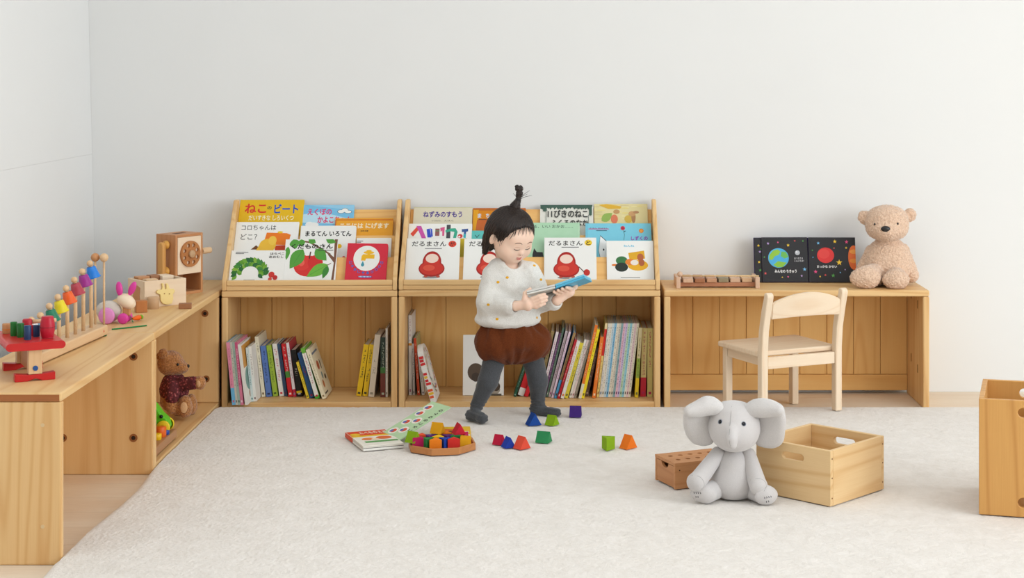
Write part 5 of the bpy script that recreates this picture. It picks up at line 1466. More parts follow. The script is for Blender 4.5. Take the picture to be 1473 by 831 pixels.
wedge('coral red triangular block behind the magenta one in the tray', -.060, FR + .062, 0, (232, 84, 50))
wedge('purple triangular block in the middle left of the tray', -.0345, FR + .052, 180, PU_)
wedge('yellow triangular block in the second row of the tray', -.0085, FR + .0415, 0, YL_)
wedge('violet triangular block in the second row right of the yellow one', .0185, FR + .053, 180, (84, 36, 110))
wedge('green triangular block near the tray middle right', .0445, FR + .054, 2, GN_)
wedge('magenta triangular block at the right rear of the tray', .062, FR + .085, 75, MG_)
wedge('lime green triangular block tilted on the left rim of the tray', -.083, FR + .0325, 60, LM_, z=.0262, lie=True)
wedge('crimson triangular block lying on top of the tray blocks at the right', .050, FR + .071, 20, (200, 36, 56), z=.0425, lie=True)
wedge('amber triangular block lying on top at the back of the tray', -.014, FR + .0815, 70, AM_, z=.0425, lie=True)
wedge('orange triangular block at the back middle of the tray', .012, FR + .09, 0, OR_)
wedge('dark green triangular block at the back of the tray', -.0165, FR + .096, 180, GN_)
# ---- board book lying open beside the tray
t = thing('board_book', 'open board book lying on the rug beside the block tray, green leaf raised', 'book')
GB = Vector((-.600, 5.0, RZ)); t.location = GB; t.rotation_euler = (0, 0, math.radians(22))
# local: x to the right (hinge at x=.13), y depth
BKW, BKD = .125, .205
mb = MB()
mb.box(0, BKW, 0, BKD, .0125, .015, flat((244, 240, 228), .45), .001)
a_ = Art(lambda x, y: (x, y)); a_.rect(.001, BKD - .062, BKW - .001, BKD - .001, (226, 70, 34)); a_.rect(.001, BKD - .080, BKW - .001, BKD - .062, (240, 196, 40)); a_.ell(.018, BKD - .045, .016, .016, (240, 200, 60))
for i in range(6): a_.text('たべものえほん'[i], .036 + i * .0145, BKD - .014, .0475 + i * .0145, BKD - .044, (246, 236, 220), .03)
a_.ell(.04, .09, .02, .016, (236, 130, 70)); a_.ell(.09, .095, .024, .02, (230, 110, 50)); a_.rect(.02, .04, BKW - .004, .06, (90, 160, 90)); a_.ell(.06, .08, .012, .014, (246, 220, 190))
a_.put(mb, Matrix.Translation((0, 0, .0151)), 0); mb.build('top_leaf', t)
mb = MB(); mb.box(.0, BKW, 0, BKD, .0085, .0121, flat((236, 232, 222), .6), .0008); mb.box(.002, BKW, .001, BKD - .001, .0072, .0082, flat((40, 44, 40), .6)); mb.box(0, BKW, 0, BKD, 0, .007, flat((244, 242, 236), .5), .0015)
mb.box(-.0014, 0, BKD - .085, BKD, .001, .0146, flat((226, 80, 34), .5)); mb.build('pages', t)
# raised green leaf, hinged along the right side
LA = math.radians(23)
Tl = Matrix.Translation((.1275, .055, .009)) @ Matrix.Rotation(math.radians(14), 4, 'Z') @ Matrix.Rotation(-LA, 4, 'Y')
mb = MB(); LWd, LLn = .112, .20
mb.box(0, LLn, 0, LWd, 0, .003, flat((178, 214, 166), .5), .0008, T=Tl)
a_ = Art(lambda x, y: (x, y)); a_.rect(.001, .001, LLn - .001, LWd - .001, (190, 222, 178))
for (x, y) in ((.030, .082), (.046, .046), (.082, .084), (.100, .050), (.134, .084), (.168, .086)):
    a_.ell(x, y, .017, .019, (246, 244, 234)); a_.ell(x, y - .002, .010, .011, (220, 84, 50)); a_.ell(x - .003, y + .006, .007, .007, (90, 110, 180))
for i in range(7): a_.text('ころころりんりん'[i], .045 + i * .02, .024, .057 + i * .02, .008, (50, 60, 50), .02)
a_.put(mb, Tl @ Matrix.Translation((0, 0, .0031)), 0)
lf = mb.build('raised_leaf', t); lf['label'] = 'pale green leaf with white circles'
o = thing('picture_book', 'yellow and orange picture book lying flat behind the block tray', 'book', (-.378, 5.195, RZ), math.radians(5))
a_ = Art(lambda x, y: (x, y)); a_.poly([(0, .0), (.055, 0), (.05, .06), (0, .07)], (236, 120, 50)); a_.ell(.025, .03, .012, .012, (120, 60, 40)); a_.ell(.045, .02, .009, .008, (230, 80, 50)); a_.rect(.058, .01, .08, .03, (246, 236, 200))
book_parts(o, .085, .10, .010, (244, 196, 40), a_)
# ================================================================== soft toys
def ray(obj_list, px, py):
    """first point of the given meshes along the sight line through a photo pixel (world space)"""
    from mathutils.bvhtree import BVHTree
    o = Vector((0, 0, CAM_H)); d = (at(px, py, 5) - o).normalized()
    best = None
    for ob in obj_list:
        key = ob.name
        if key not in _bvh:
            bpy.context.view_layer.update()
            mw = ob.matrix_world.copy()
            _bvh[key] = BVHTree.FromPolygons([mw @ v.co for v in ob.data.vertices], [tuple(p.vertices) for p in ob.data.polygons])
        h = _bvh[key].ray_cast(o, d)
        if h[0] is not None and (best is None or h[3] < best[3]): best = h
    return best
_bvh = {}
def seam(obj, parent, name, pxs, r, m, lift=.0):
    """thin stitched line lying on a surface along photo pixels"""
    pts = []
    for p in pxs:
        h = ray(obj if isinstance(obj, list) else [obj], *p)
        if h: pts.append(h[0] + h[1] * lift)
    if len(pts) < 2: return None
    inv = parent.matrix_world.inverted()
    mb = MB(); mb.tube([inv @ p for p in bez(pts, 4)], r, m, 6); return mb.build(name, parent)
# ---------------- grey elephant
EY = 4.46; ES = F_PX / EY
def pe(zx, zy, dy=0): return at(930 + zx / 4.614, 560 + zy / 4.614, EY + dy)
GREY = fabric('grey_plush', (204, 199, 198), 900, .25, .5, (214, 209, 207), .0012)
GREY2 = fabric('grey_plush_light', (210, 205, 203), 700, .5, .6, (222, 217, 214), .002)
root = thing('plush_elephant', 'light grey plush elephant sitting on the rug', 'soft toy', (pe(575, 700).x, EY, RUG + .001))
bpy.context.view_layer.update()
RM = root.matrix_world.inverted()
q = lambda zx, zy, dy=0: tuple(RM @ pe(zx, zy, dy))
k_ = 1 / 4.614 / ES                                    # metres per tracing unit at the elephant
hr = lambda u: u * k_
body = [
    E(q(582, 600, .005), (hr(142), .050, hr(135)), k=.02), E(q(572, 480, .01), (hr(95), .044, hr(100)), k=.03), E(q(578, 700 - 88, .005), (hr(146), .050, hr(100)), k=.02),
]
def flatten_floor(c, n):
    return 0
eb = skin_obj('body', body, GREY, root, .0028, fn=None, relax=2)
limbs = [
    ('arm', [Lm(q(474, 428, .005), q(338, 608, -.050), hr(50), hr(61), k=0), E(q(324, 616, -.056), (hr(62), .014, hr(62)), rotm(z=-.5), k=.004)]),
    ('arm', [Lm(q(676, 438, .005), q(740, 636, -.055), hr(52), hr(60), k=0), E(q(745, 645, -.062), (hr(60), .014, hr(60)), rotm(z=.2), k=.004)]),
    ('leg', [Lm(q(470, 655, .0), q(398, 690, -.048), hr(66), hr(64), k=0), E(q(376, 692, -.054), (hr(88), .015, hr(56)), rotm(z=-.3), k=.006)]),
    ('leg', [Lm(q(690, 658, .0), q(786, 698, -.056), hr(66), hr(66), k=0), E(q(794, 704, -.062), (hr(84), .015, hr(60)), rotm(z=.35), k=.006)]),
]
eb = [eb] + [skin_obj(nm, pr, GREY, root, .0026, relax=2) for nm, pr in limbs]
for ob in eb:
    for v in ob.data.vertices:
        if v.co.z < .001: v.co.z = .001
head = [E(q(582, 240, -.01), (hr(170), .072, hr(142)), k=.02), E(q(585, 300, -.02), (hr(130), .062, hr(100)), k=.03), E(q(572, 140, .0), (hr(120), .055, hr(48)), k=.03),
        Lm(q(566, 270, -.078), q(568, 330, -.104), hr(36), hr(36), k=.008), Lm(q(568, 330, -.104), q(570, 366, -.106), hr(36), hr(30), k=.004), E(q(560, 312, -.070), (hr(56), .02, hr(76)), k=.010)]
eh = skin_obj('head', head, GREY, root, .0028, relax=2)
# floppy ears: a curved, thick sheet folded forward at the top
def ear(side):
    sx = 1 if side > 0 else -1
    # outline points (tracing units), depth profile
    if sx < 0: rows = [[(486, 105), (468, 150), (446, 230), (440, 300), (420, 345)], [(440, 72), (415, 130), (392, 220), (388, 300), (370, 352)], [(395, 66), (362, 130), (335, 220), (330, 295), (325, 340)], [(340, 95), (318, 145), (296, 215), (292, 270), (300, 312)], [(282, 125), (272, 160), (268, 200), (272, 245), (288, 285)]]
    else: rows = [[(668, 120), (700, 165), (740, 240), (735, 310), (745, 350)], [(715, 88), (745, 140), (782, 225), (780, 310), (790, 364)], [(770, 80), (800, 135), (828, 220), (830, 300), (838, 368)], [(830, 92), (852, 140), (868, 215), (868, 290), (872, 352)], [(880, 118), (895, 160), (903, 210), (895, 270), (888, 325)]]
    nU, nV = 25, 29
    def P(u, v):
        fu, fv = u * 4, v * 4
        i, j = min(3, int(fu)), min(3, int(fv)); a, b_ = fu - i, fv - j
        def c(ii, jj): return Vector((*rows[ii][jj], 0))
        p = c(i, j) * (1 - a) * (1 - b_) + c(i + 1, j) * a * (1 - b_) + c(i, j + 1) * (1 - a) * b_ + c(i + 1, j + 1) * a * b_
        dy = .012 - .05 * math.sin(PI * min(1, u * .9)) * (1 - v) ** .7 * .3 - .012 * math.sin(PI * v) * u + .02 * u * v - .018 * u - .024 * u * (sx > 0)
        return Vector(q(p.x, p.y, dy))
    prims = []
    G = [[P(i / 13, j / 13) for j in range(14)] for i in range(14)]
    for i in range(14):
        for j in range(14):
            th = .0068
            if 0 < i < 13 and 0 < j < 13: th = .0085
            prims.append(E(G[i][j], th, k=.006))
            if i < 13: prims.append(E((G[i][j] + G[i + 1][j]) / 2, th, k=.006))
            if j < 13: prims.append(E((G[i][j] + G[i][j + 1]) / 2, th, k=.006))
    # folded over top flap
    top = [(c[0][0], c[0][1]) for c in rows]
    for i in range(17):
        u = i / 16; f = u * 4; a = min(3, int(f)); t_ = f - a
        x = top[a][0] * (1 - t_) + top[a + 1][0] * t_; y = top[a][1] * (1 - t_) + top[a + 1][1] * t_
        w_ = math.sin(PI * (.12 + .8 * u))
        for s_ in range(7):
            d = s_ / 6
            prims.append(E(q(x + sx * d * 6, y + 6 + d * (62 * w_ + 6), -.022 - .016 * math.sin(PI * d * .8) - .012 * u - .024 * u * (sx > 0)), .0078 + .002 * w_, k=.008))
    return prims
for s_ in (-1, 1):
    skin_obj('ear', ear(s_), GREY2, root, .0026, relax=3)
bpy.context.view_layer.update()
for zx, zy in ((488, 214), (645, 228)):
    h = ray([eh], 930 + zx / 4.614, 560 + zy / 4.614)
    mb = MB(); c = RM @ h[0]; Tn = Matrix.Translation(c) @ h[1].to_track_quat('Z', 'Y').to_matrix().to_4x4()
    mb.lathe([(0, .0028), (.0036, .002), (.0052, 0), (.0052, -.002)], flat((30, 34, 44), .15, .6), 18, Tn); ey = mb.build('eye', root)
    mb = MB(); mb.lathe([(.0052, -.0006), (.0062, .0006), (.0068, -.0008)], flat((120, 130, 150), .5), 18, Tn, closed=False); mb.build('eye_ring', ey)
TH_ = flat((170, 166, 164), .9)
seam(eh, root, 'seam', [(930 + x / 4.614, 560 + y / 4.614) for x, y in ((566, 110), (562, 150), (558, 200), (553, 240))], .0006, TH_)
seam(eh, root, 'seam', [(930 + x / 4.614, 560 + y / 4.614) for x, y in ((552, 262), (549, 300), (550, 340), (556, 375))], .0006, TH_)
for pts in (((268, 590), (300, 570), (345, 575), (376, 605), (382, 640), (360, 662)), ((690, 600), (735, 590), (780, 605), (795, 640), (780, 675))):
    seam(eb, root, 'seam', [(930 + x / 4.614, 560 + y / 4.614) for x, y in pts], .0007, TH_)
IK = flat((52, 54, 62), .7)
for cx, cy, sl in ((336, 686, .03), (804, 714, -.18)):
    for row, n_ in ((0, 4), (1, 2)):
        for i in range(n_):
            x = cx - 20 + i * 14 + row * 12; y = cy + row * 26 + sl * (i - 1.5) * 14
            seam(eb, root, 'stitching', [(930 + (x - 3) / 4.614, 560 + (y - 5) / 4.614), (930 + (x + 2) / 4.614, 560 + (y + 1) / 4.614), (930 + (x - 1) / 4.614, 560 + (y + 6) / 4.614)], .0008, IK)

# ---------------- beige bear on the right bench
BY = 5.86; BS = F_PX / BY; kb = 1 / 3.6825 / BS
FLEECE = fabric('beige_fleece', (244, 212, 186), 200, .9, .5, (220, 182, 154), .005)
root = thing('teddy_bear', 'fluffy beige teddy bear sitting on the right bench', 'soft toy', (at(1276, 400, BY).x, BY, TOP + .001))
bpy.context.view_layer.update(); RM = root.matrix_world.inverted()
q = lambda zx, zy, dy=0: tuple(RM @ at(950 + zx / 3.6825, 280 + zy / 3.6825, BY + dy))
hr = lambda u: u * kb
bear = [E(q(1205, 350, .02), (hr(122), .058, hr(112)), k=.02), E(q(1205, 395, .015), (hr(128), .062, hr(85)), k=.02), E(q(1205, 290, .02), (hr(84), .046, hr(64)), k=.02),
        E(q(1200, 150, .0), (hr(114), .062, hr(86)), k=.006), E(q(1200, 120, .01), (hr(98), .052, hr(60)), k=.02), E(q(1200, 186, -.004), (hr(104), .058, hr(58)), k=.015), E(q(1193, 190, -.042), (hr(58), .032, hr(40)), k=.02),
        E(q(1081, 120, .02), (hr(34), .018, hr(36)), rotm(y=-.5), k=.008), E(q(1320, 108, .02), (hr(34), .018, hr(36)), rotm(y=.5), k=.008),
        Sub(E(q(1074, 122, -.012), (hr(16), .018, hr(18)), k=.01)), Sub(E(q(1326, 110, -.012), (hr(16), .018, hr(18)), k=.01))]
def fleece(c, n):
    a = mnoise.noise(c * 170) ; b_ = mnoise.noise(c * 330 + Vector((5, 2, 1)))
    return .0026 * a + .0016 * abs(b_) * 2
bb = skin_obj('body', bear, FLEECE, root, .0026, relax=1, fn=fleece)
bl = [bb] + [skin_obj(nm, pr, FLEECE, root, .0026, relax=1, fn=fleece) for nm, pr in (
    ('arm', [Lm(q(1284, 292, .03), q(1328, 424, .005), hr(33), hr(40), k=0)]), ('arm', [Lm(q(1120, 296, .03), q(1072, 400, .03), hr(32), hr(36), k=0)]),
    ('leg', [Lm(q(1150, 420, -.01), q(1094, 434, -.070), hr(60), hr(56), k=0), E(q(1085, 440, -.082), (hr(80), .022, hr(54)), k=.012)]),
    ('leg', [Lm(q(1240, 430, -.01), q(1249, 448, -.074), hr(58), hr(54), k=0), E(q(1247, 450, -.086), (hr(70), .022, hr(47)), k=.012)]))]
for ob in bl:
    for v in ob.data.vertices:
        if v.co.z < .0006: v.co.z = .0006
        w_ = root.location.y + v.co.y
        if w_ > WALL_Y - .006: v.co.y = WALL_Y - .006 - root.location.y
bpy.context.view_layer.update()
BLK = flat((26, 22, 22), .35, .5)
h = ray([bb], 950 + 1193 / 3.6825, 280 + 181 / 3.6825)
mb = MB(); mb.ball(RM @ h[0], (hr(25), .006, hr(16)), BLK, 18, rotm(y=.05)); mb.build('nose', root)
for zx, zy in ((1135, 156), (1257, 153)):
    h = ray([bb], 950 + zx / 3.6825, 280 + zy / 3.6825)
    mb = MB(); mb.ball((RM @ h[0]) + Vector((0, -.0008, 0)), (.0034, .003, .0042), flat((30, 24, 22), .15, .6), 12); mb.build('eye', root)
# ---------------- brown bear in the low shelf
TY = 5.47; TS = F_PX / TY; kt = 1 / 4.617 / TS
BROWN = fabric('brown_mohair', (212, 150, 92), 230, 1.0, .5, (166, 104, 56), .005)
PADM = fabric('tan_felt', (214, 170, 126), 500, .3, .3)
root = thing('teddy_bear', 'brown teddy bear in a maroon sweater sitting in the low shelf', 'soft toy', (at(255, 590, TY).x, TY, .0256))
bpy.context.view_layer.update(); RM = root.matrix_world.inverted()
q = lambda zx, zy, dy=0: tuple(RM @ at(215 + zx / 4.617, 480 + zy / 4.617, TY + dy))
hr = lambda u: u * kt
br = [E(q(140, 195, 0), (hr(86), .040, hr(84)), k=.012), E(q(196, 225, -.012), (hr(58), .026, hr(42)), k=.015), E(q(225, 222, -.018), (hr(34), .018, hr(28)), k=.01),
      E(q(80, 150, .03), (hr(34), .012, hr(34)), k=.006), E(q(92, 132, -.03), (hr(34), .012, hr(34)), k=.006),
      E(q(165, 370, 0), (hr(90), .042, hr(100)), k=.012), E(q(165, 440, 0), (hr(92), .044, hr(80)), k=.012),
      Lm(q(215, 335, -.032), q(330, 322, -.05), hr(40), hr(33), k=.008), Lm(q(215, 335, .04), q(318, 325, .05), hr(38), hr(30), k=.008), E(q(338, 325, -.05), (hr(36), .014, hr(46)), k=.006),
      Lm(q(150, 395, -.045), q(148, 490, -.052), hr(36), hr(38), k=.006),
      Lm(q(190, 490, -.03), q(235, 500, -.045), hr(52), hr(48), k=.008), Lm(q(190, 490, .03), q(265, 480, .045), hr(52), hr(44), k=.008),
      E(q(238, 480, -.05), (hr(44), .022, hr(72)), k=.008), E(q(278, 470, .048), (hr(38), .022, hr(72)), k=.008)]
def mohair(c, n): return .0017 * mnoise.noise(Vector((c.x * 260, c.y * 260, c.z * 140))) + .0012 * mnoise.noise(c * 420)
tb = skin_obj('body', br, BROWN, root, .0026, relax=1, fn=mohair)
for v in tb.data.vertices:
    if v.co.z < .0006: v.co.z = .0006
bpy.context.view_layer.update()
KN, nt, b = new_mat('maroon_knit')
tc = nt.nodes.new('ShaderNodeTexCoord'); wv = nt.nodes.new('ShaderNodeTexVoronoi'); wv.inputs['Scale'].default_value = 120; nt.links.new(tc.outputs['Object'], wv.inputs['Vector'])
rp = nt.nodes.new('ShaderNodeValToRGB'); rp.color_ramp.elements[0].color = (*lin((214, 150, 140)), 1); rp.color_ramp.elements[1].color = (*lin((92, 36, 40)), 1); rp.color_ramp.elements[1].position = .5
e_ = rp.color_ramp.elements.new(.25); e_.color = (*lin((150, 62, 66)), 1)
nt.links.new(wv.outputs['Distance'], rp.inputs[0]); nt.links.new(rp.outputs[0], b.inputs['Base Color']); b.inputs['Roughness'].default_value = .95
bp = nt.nodes.new('ShaderNodeBump'); bp.inputs['Strength'].default_value = .7; bp.inputs['Distance'].default_value = .003; nt.links.new(wv.outputs['Distance'], bp.inputs['Height']); nt.links.new(bp.outputs[0], b.inputs['Normal'])
sw = [E(q(165, 370, 0), (hr(97), .048, hr(100)), k=.012), E(q(160, 300, 0), (hr(62), .036, hr(44)), k=.015), Lm(q(215, 335, -.032), q(296, 325, -.047), hr(47), hr(42), k=.008), Lm(q(215, 335, .04), q(290, 328, .05), hr(45), hr(38), k=.008), Lm(q(152, 350, -.045), q(150, 420, -.052), hr(44), hr(46), k=.006),
      Sub(E(q(165, 520, 0), (hr(140), .1, hr(70)), k=.006))]
skin_obj('sweater', sw, KN, root, .0026, relax=2, amp=.0012, nscale=200)
mb = MB(); h = ray([tb], 215 + 256 / 4.617, 480 + 214 / 4.617); 
mb.ball((RM @ h[0]) if h else q(256, 214, -.02), (.0055, .005, .006), BLK, 14); mb.build('nose', root)
h = ray([tb], 215 + 188 / 4.617, 480 + 204 / 4.617); mb = MB(); mb.ball(RM @ h[0], (.0045, .004, .0045), flat((24, 28, 34), .12, .6), 14); mb.build('eye', root)
h = ray([tb], 215 + 228 / 4.617, 480 + 490 / 4.617)
if h:
    c = RM @ h[0]; mb = MB(); mb.ball(c, (.0115, .0035, .0175), PADM, 18, h[1].to_track_quat('-Y', 'Z').to_matrix().to_4x4()); mb.build('paw_pad', root)
h = ray([tb], 215 + 325 / 4.617, 480 + 330 / 4.617)
if h:
    c = RM @ h[0]; mb = MB(); mb.ball(c, (.007, .003, .011), PADM, 16, h[1].to_track_quat('-Y', 'Z').to_matrix().to_4x4()); mb.build('paw_pad', root)
# ================================================================== the toddler
GY = 5.45
root = thing('person', 'toddler in a cream sweater, brown shorts and grey tights reading a book', 'person', (at(733, 600, GY).x, GY, RUG + .001))
bpy.context.view_layer.update(); RM = root.matrix_world.inverted(); RW = root.matrix_world.copy()
def g(px, py, dy=0): return tuple(RM @ at(px, py, GY + dy))
V3 = Vector
sk_m, nt, b = new_mat('skin')
tc = nt.nodes.new('ShaderNodeTexCoord'); n = nt.nodes.new('ShaderNodeTexNoise'); n.inputs['Scale'].default_value = 45; nt.links.new(tc.outputs['Object'], n.inputs['Vector'])
mx = nt.nodes.new('ShaderNodeMixRGB'); mx.inputs[1].default_value = (*lin((246, 206, 182)), 1); mx.inputs[2].default_value = (*lin((250, 218, 198)), 1); nt.links.new(n.outputs['Fac'], mx.inputs[0]); nt.links.new(mx.outputs[0], b.inputs['Base Color'])
b.inputs['Roughness'].default_value = .5; b.inputs['Specular IOR Level'].default_value = .3
b.inputs['Subsurface Weight'].default_value = .12; b.inputs['Subsurface Radius'].default_value = (.012, .005, .003); b.inputs['Subsurface Scale'].default_value = .5
HC_ = V3(g(735, 338.5, 0))
f = V3((.56, -.69, -.46)).normalized(); l = V3((-f.y, f.x, 0)).normalized(); u = f.cross(l).normalized()
HR = Matrix((l, f, u)).transposed().to_4x4()          # columns: side, forward, up
def hp(a, b_, c): return HC_ + l * a + f * b_ + u * c    # head space: side, forward, up
# book plane
nb = V3((-.28, .28, .92)).normalized(); ab = V3((.93, -.12, .35)); ab = (ab - nb * ab.dot(nb)).normalized(); cb = nb.cross(ab).normalized()
BK = V3(g(798, 408.5, -.13))          # middle of the near edge, inside face
def bk(a, c, n_): return BK + ab * a + cb * c + nb * n_
body = [
    E(hp(0, -.006, .012), (.066, .075, .068), HR, k=.02), E(hp(0, .018, -.018), (.058, .052, .056), HR, k=.02),
    E(hp(.030, .038, -.030), .027, k=.02), E(hp(-.030, .038, -.030), .027, k=.02), E(hp(0, .044, -.058), (.022, .018, .015), HR, k=.02),
    E(hp(0, .052, .022), (.042, .018, .028), HR, k=.02),
    E(hp(0, .071, -.021), (.0085, .009, .0075), HR, k=.008), Lm(hp(0, .064, -.002), hp(0, .070, -.018), .004, .006, k=.008),
    E(hp(.007, .067, -.023), (.005, .005, .0045), HR, k=.004), E(hp(-.007, .067, -.023), (.005, .005, .0045), HR, k=.004),
    E(hp(.021, .060, -.003), (.012, .007, .0075), HR, k=.008), E(hp(-.021, .060, -.003), (.012, .007, .0075), HR, k=.008),
    E(hp(0, .066, -.0385), (.011, .006, .0042), HR, k=.005), E(hp(0, .0645, -.0455), (.0095, .006, .0042), HR, k=.005),
    E(hp(-.068, -.004, -.012), (.007, .011, .018), rotm() @ HR, k=.005), E(hp(.066, -.006, -.012), (.006, .011, .017), HR, k=.006),
    Sub(E(hp(-.073, -.003, -.010), (.004, .006, .010), HR, k=.004)),
    Lm(hp(0, -.018, -.05), g(732, 392, .015), .030, .033, k=.02),
    E(g(733, 412, .015), (.066, .05, .068), k=.02), E(g(731, 452, .012), (.074, .06, .055), k=.02), E(g(735, 490, .012), (.076, .06, .05), k=.02),
    # arms
    Lm(g(708, 396, .0), g(702, 436, -.035), .024, .020, k=.012), Lm(g(702, 436, -.035), g(741, 440, -.095), .020, .0145, k=.008),
    Lm(g(762, 392, .0), g(781, 436, -.01), .024, .020, k=.012), Lm(g(781, 436, -.01), g(801, 432, -.085), .020, .0145, k=.008),
    # legs
    Lm(g(716, 500, .0), g(702, 548, -.02), .036, .028, k=.02), Lm(g(702, 548, -.02), g(686, 583, -.01), .028, .018, k=.012),
    Lm(g(763, 500, .03), g(774, 548, .05), .036, .028, k=.02), Lm(g(774, 548, .05), g(774, 582, .075), .028, .018, k=.012),
    E(tuple(RM @ at(678, 597, 5.44)), (.017, .02, .0175), k=.012), Lm(tuple(RM @ at(684, 597, 5.42)), tuple(RM @ at(693, 600, 5.395)), .016, .0145, k=.012),
    E(tuple(RM @ at(772, 588.5, 5.53)), (.019, .017, .0175), k=.012), Lm(tuple(RM @ at(780, 589.5, 5.525)), tuple(RM @ at(801, 593, 5.505)), .0155, .0125, k=.012),
]
# hands: palms under the book, fingers curling round its outside, thumbs on top
def hand(wr, palm_c, palm_r, knuckles, mids, tips, thumb):
    out = [Lm(wr, palm_c, .015, .0165, k=.006), E(palm_c, palm_r, k=.006)]
    for a, m_, t_ in zip(knuckles, mids, tips):
        out += [Lm(palm_c, a, .0112, .0072, k=.004), Lm(a, m_, .0070, .0063, k=.0012), Lm(m_, t_, .0063, .0053, k=.0012)]
    out += [Lm(thumb[0], thumb[1], .010, .0074, k=.004), Lm(thumb[1], thumb[2], .0072, .0058, k=.0015)]
    return out
# right hand (left in the picture) grips the left end of the book
Ra = -.062
th_b = -.0085
w_ = V3(g(742, 440, -.098))
pc = bk(-.104, .020, -.030)
fl = (.0195, .0290, .0380, .0460)
kn = [bk(-.083 + .001 * i, .008 + .004 * i, -fl[i] - .001) for i in range(4)]
md = [bk((-.060, -.057, -.060, -.067)[i], .005 + .004 * i, -fl[i]) for i in range(4)]
tp = [bk((-.042, -.038, -.043, -.053)[i], .010 + .004 * i, -fl[i] + .001) for i in range(4)]
body += hand(w_, pc, (.017, .020, .022), kn, md, tp, (bk(-.108, .014, -.014), bk(-.101, .010, .004), bk(-.083, .014, .0118)))
# left hand (right in the picture) holds the right half from below
w2 = V3(g(801, 432, -.085))
pc2 = bk(.022, .066, -.026)
kn2 = [bk(.036 - .0145 * i, .050, -.0225) for i in range(4)]
md2 = [bk(.034 - .0145 * i, .026, -.0205) for i in range(4)]
tp2 = [bk(.031 - .0140 * i, .007 + .003 * abs(i - 1.2), -.0200) for i in range(4)]
body += hand(w2, pc2, (.022, .019, .016), kn2, md2, tp2, (bk(.046, .075, -.016), bk(.050, .086, .002), bk(.040, .074, .012)))
bo = skin_obj('body', body, sk_m, root, .0021, relax=1)
bpy.context.view_layer.update()
# ---- clothes
TIGHT = fabric('charcoal_knit', (84, 86, 90), 520, .6, .3, (66, 68, 72), .0015)
o_ = .0028
tg = [
    Lm(g(716, 500, .0), g(702, 548, -.02), .036 + o_, .0285 + o_, k=.02), Lm(g(702, 548, -.02), g(686, 583, -.01), .0285 + o_, .0185 + o_, k=.012),
    Lm(g(763, 500, .03), g(774, 548, .05), .036 + o_, .0285 + o_, k=.02), Lm(g(774, 548, .05), g(774, 582, .075), .0285 + o_, .0185 + o_, k=.012),
    E(tuple(RM @ at(678, 597, 5.44)), (.0205, .023, .0185), k=.012), Lm(tuple(RM @ at(684, 597, 5.42)), tuple(RM @ at(693, 600.5, 5.395)), .0185, .0165, k=.012), E(tuple(RM @ at(694, 602, 5.388)), (.018, .018, .0135), k=.01),
    E(tuple(RM @ at(771, 588, 5.53)), (.022, .02, .0185), k=.012), Lm(tuple(RM @ at(780, 590, 5.525)), tuple(RM @ at(801, 593.5, 5.505)), .0175, .0145, k=.012),
    E(g(735, 488, .012), (.082, .065, .05), k=.02),
]
def knit_fold(c, n):
    z = c.z
    fold = 0
    if z < .06: fold += .0012 * math.sin(z * 520 + c.x * 60)
    return fold + .0009 * mnoise.noise(Vector((c.x * 40, c.y * 40, z * 120)))
tgo = skin_obj('tights', tg, TIGHT, root, .003, relax=2, fn=knit_fold)
for ob in (tgo, bo):
    for v in ob.data.vertices:
        if v.co.z < .0004: v.co.z = .0004
CORD = fabric('brown_corduroy', (112, 57, 27), 420, .4, .12, (92, 44, 19), .002)
st_ = [E(g(733, 488, .012), (.108, .085, .052), k=.02), E(g(712, 500, -.005), (.060, .066, .048), k=.03), E(g(764, 496, .03), (.060, .066, .052), k=.03), E(g(735, 472, .012), (.092, .074, .03), k=.03), E(g(776, 486, .03), (.034, .05, .034), k=.03), E(g(738, 508, .012), (.05, .05, .03), k=.03),
       Sub(E(tuple(V3(g(704, 541, -.014))), (.031, .031, .034), k=.006)), Sub(E(tuple(V3(g(773, 541, .047))), (.031, .031, .034), k=.006))]
sc0 = V3(g(735, 488, .012))
def gathers(c, n):
    a = math.atan2(c.y - sc0.y, c.x - sc0.x); dz = (c.z - sc0.z)
    ph = a * 11 + 3.5 * mnoise.noise(c * 13) + dz * 20
    edge = min(1, abs(dz) / .045)
    return .0034 * math.sin(ph) * (.4 + .6 * edge) + .0065 * mnoise.noise(Vector((a * 2.4, dz * 13, 1))) + .002 * mnoise.noise(Vector((a * 7, dz * 30, 5))) + .0004 * math.sin(a * 150)
sho = skin_obj('shorts', st_, CORD, root, .003, relax=2, fn=gathers)
KNIT = fabric('cream_knit', (238, 236, 231), 380, .7, .35, (224, 221, 215), .002)
swp = [
    E(g(732, 408, .012), (.079, .066, .070), k=.02), E(g(731, 444, .008), (.100, .084, .056), k=.03), E(g(730, 459, .01), (.106, .088, .034), k=.02), E(g(730, 380, .016), (.058, .050, .026), k=.02), Sub(E(g(730, 540.5, 0), (1.2, 1.2, .157), k=.008)),
    Lm(g(709, 396, .0), g(702, 434, -.032), .035, .0365, k=.018), Lm(g(702, 434, -.032), g(733, 441, -.083), .0365, .0265, k=.014), Lm(g(733, 441, -.083), g(738, 440.5, -.090), .0265, .0235, k=.006),
    Lm(g(762, 391, .005), g(780, 432, -.005), .035, .036, k=.018), Lm(g(780, 432, -.005), g(796, 434, -.066), .034, .026, k=.012), Lm(g(796, 434, -.066), g(799, 433, -.074), .026, .0225, k=.006),
    Sub(E(hp(0, .012, -.050), (.034, .040, .026), HR, k=.006)), Sub(Lm(hp(0, -.01, -.045), g(737, 376, -.012), .031, .028, k=.006)),
    Sub(Lm(g(738, 440.5, -.092), g(746, 440, -.103), .0165, .019, k=.003)), Sub(Lm(g(799, 433, -.075), g(803, 431, -.092), .0165, .018, k=.003)),
]
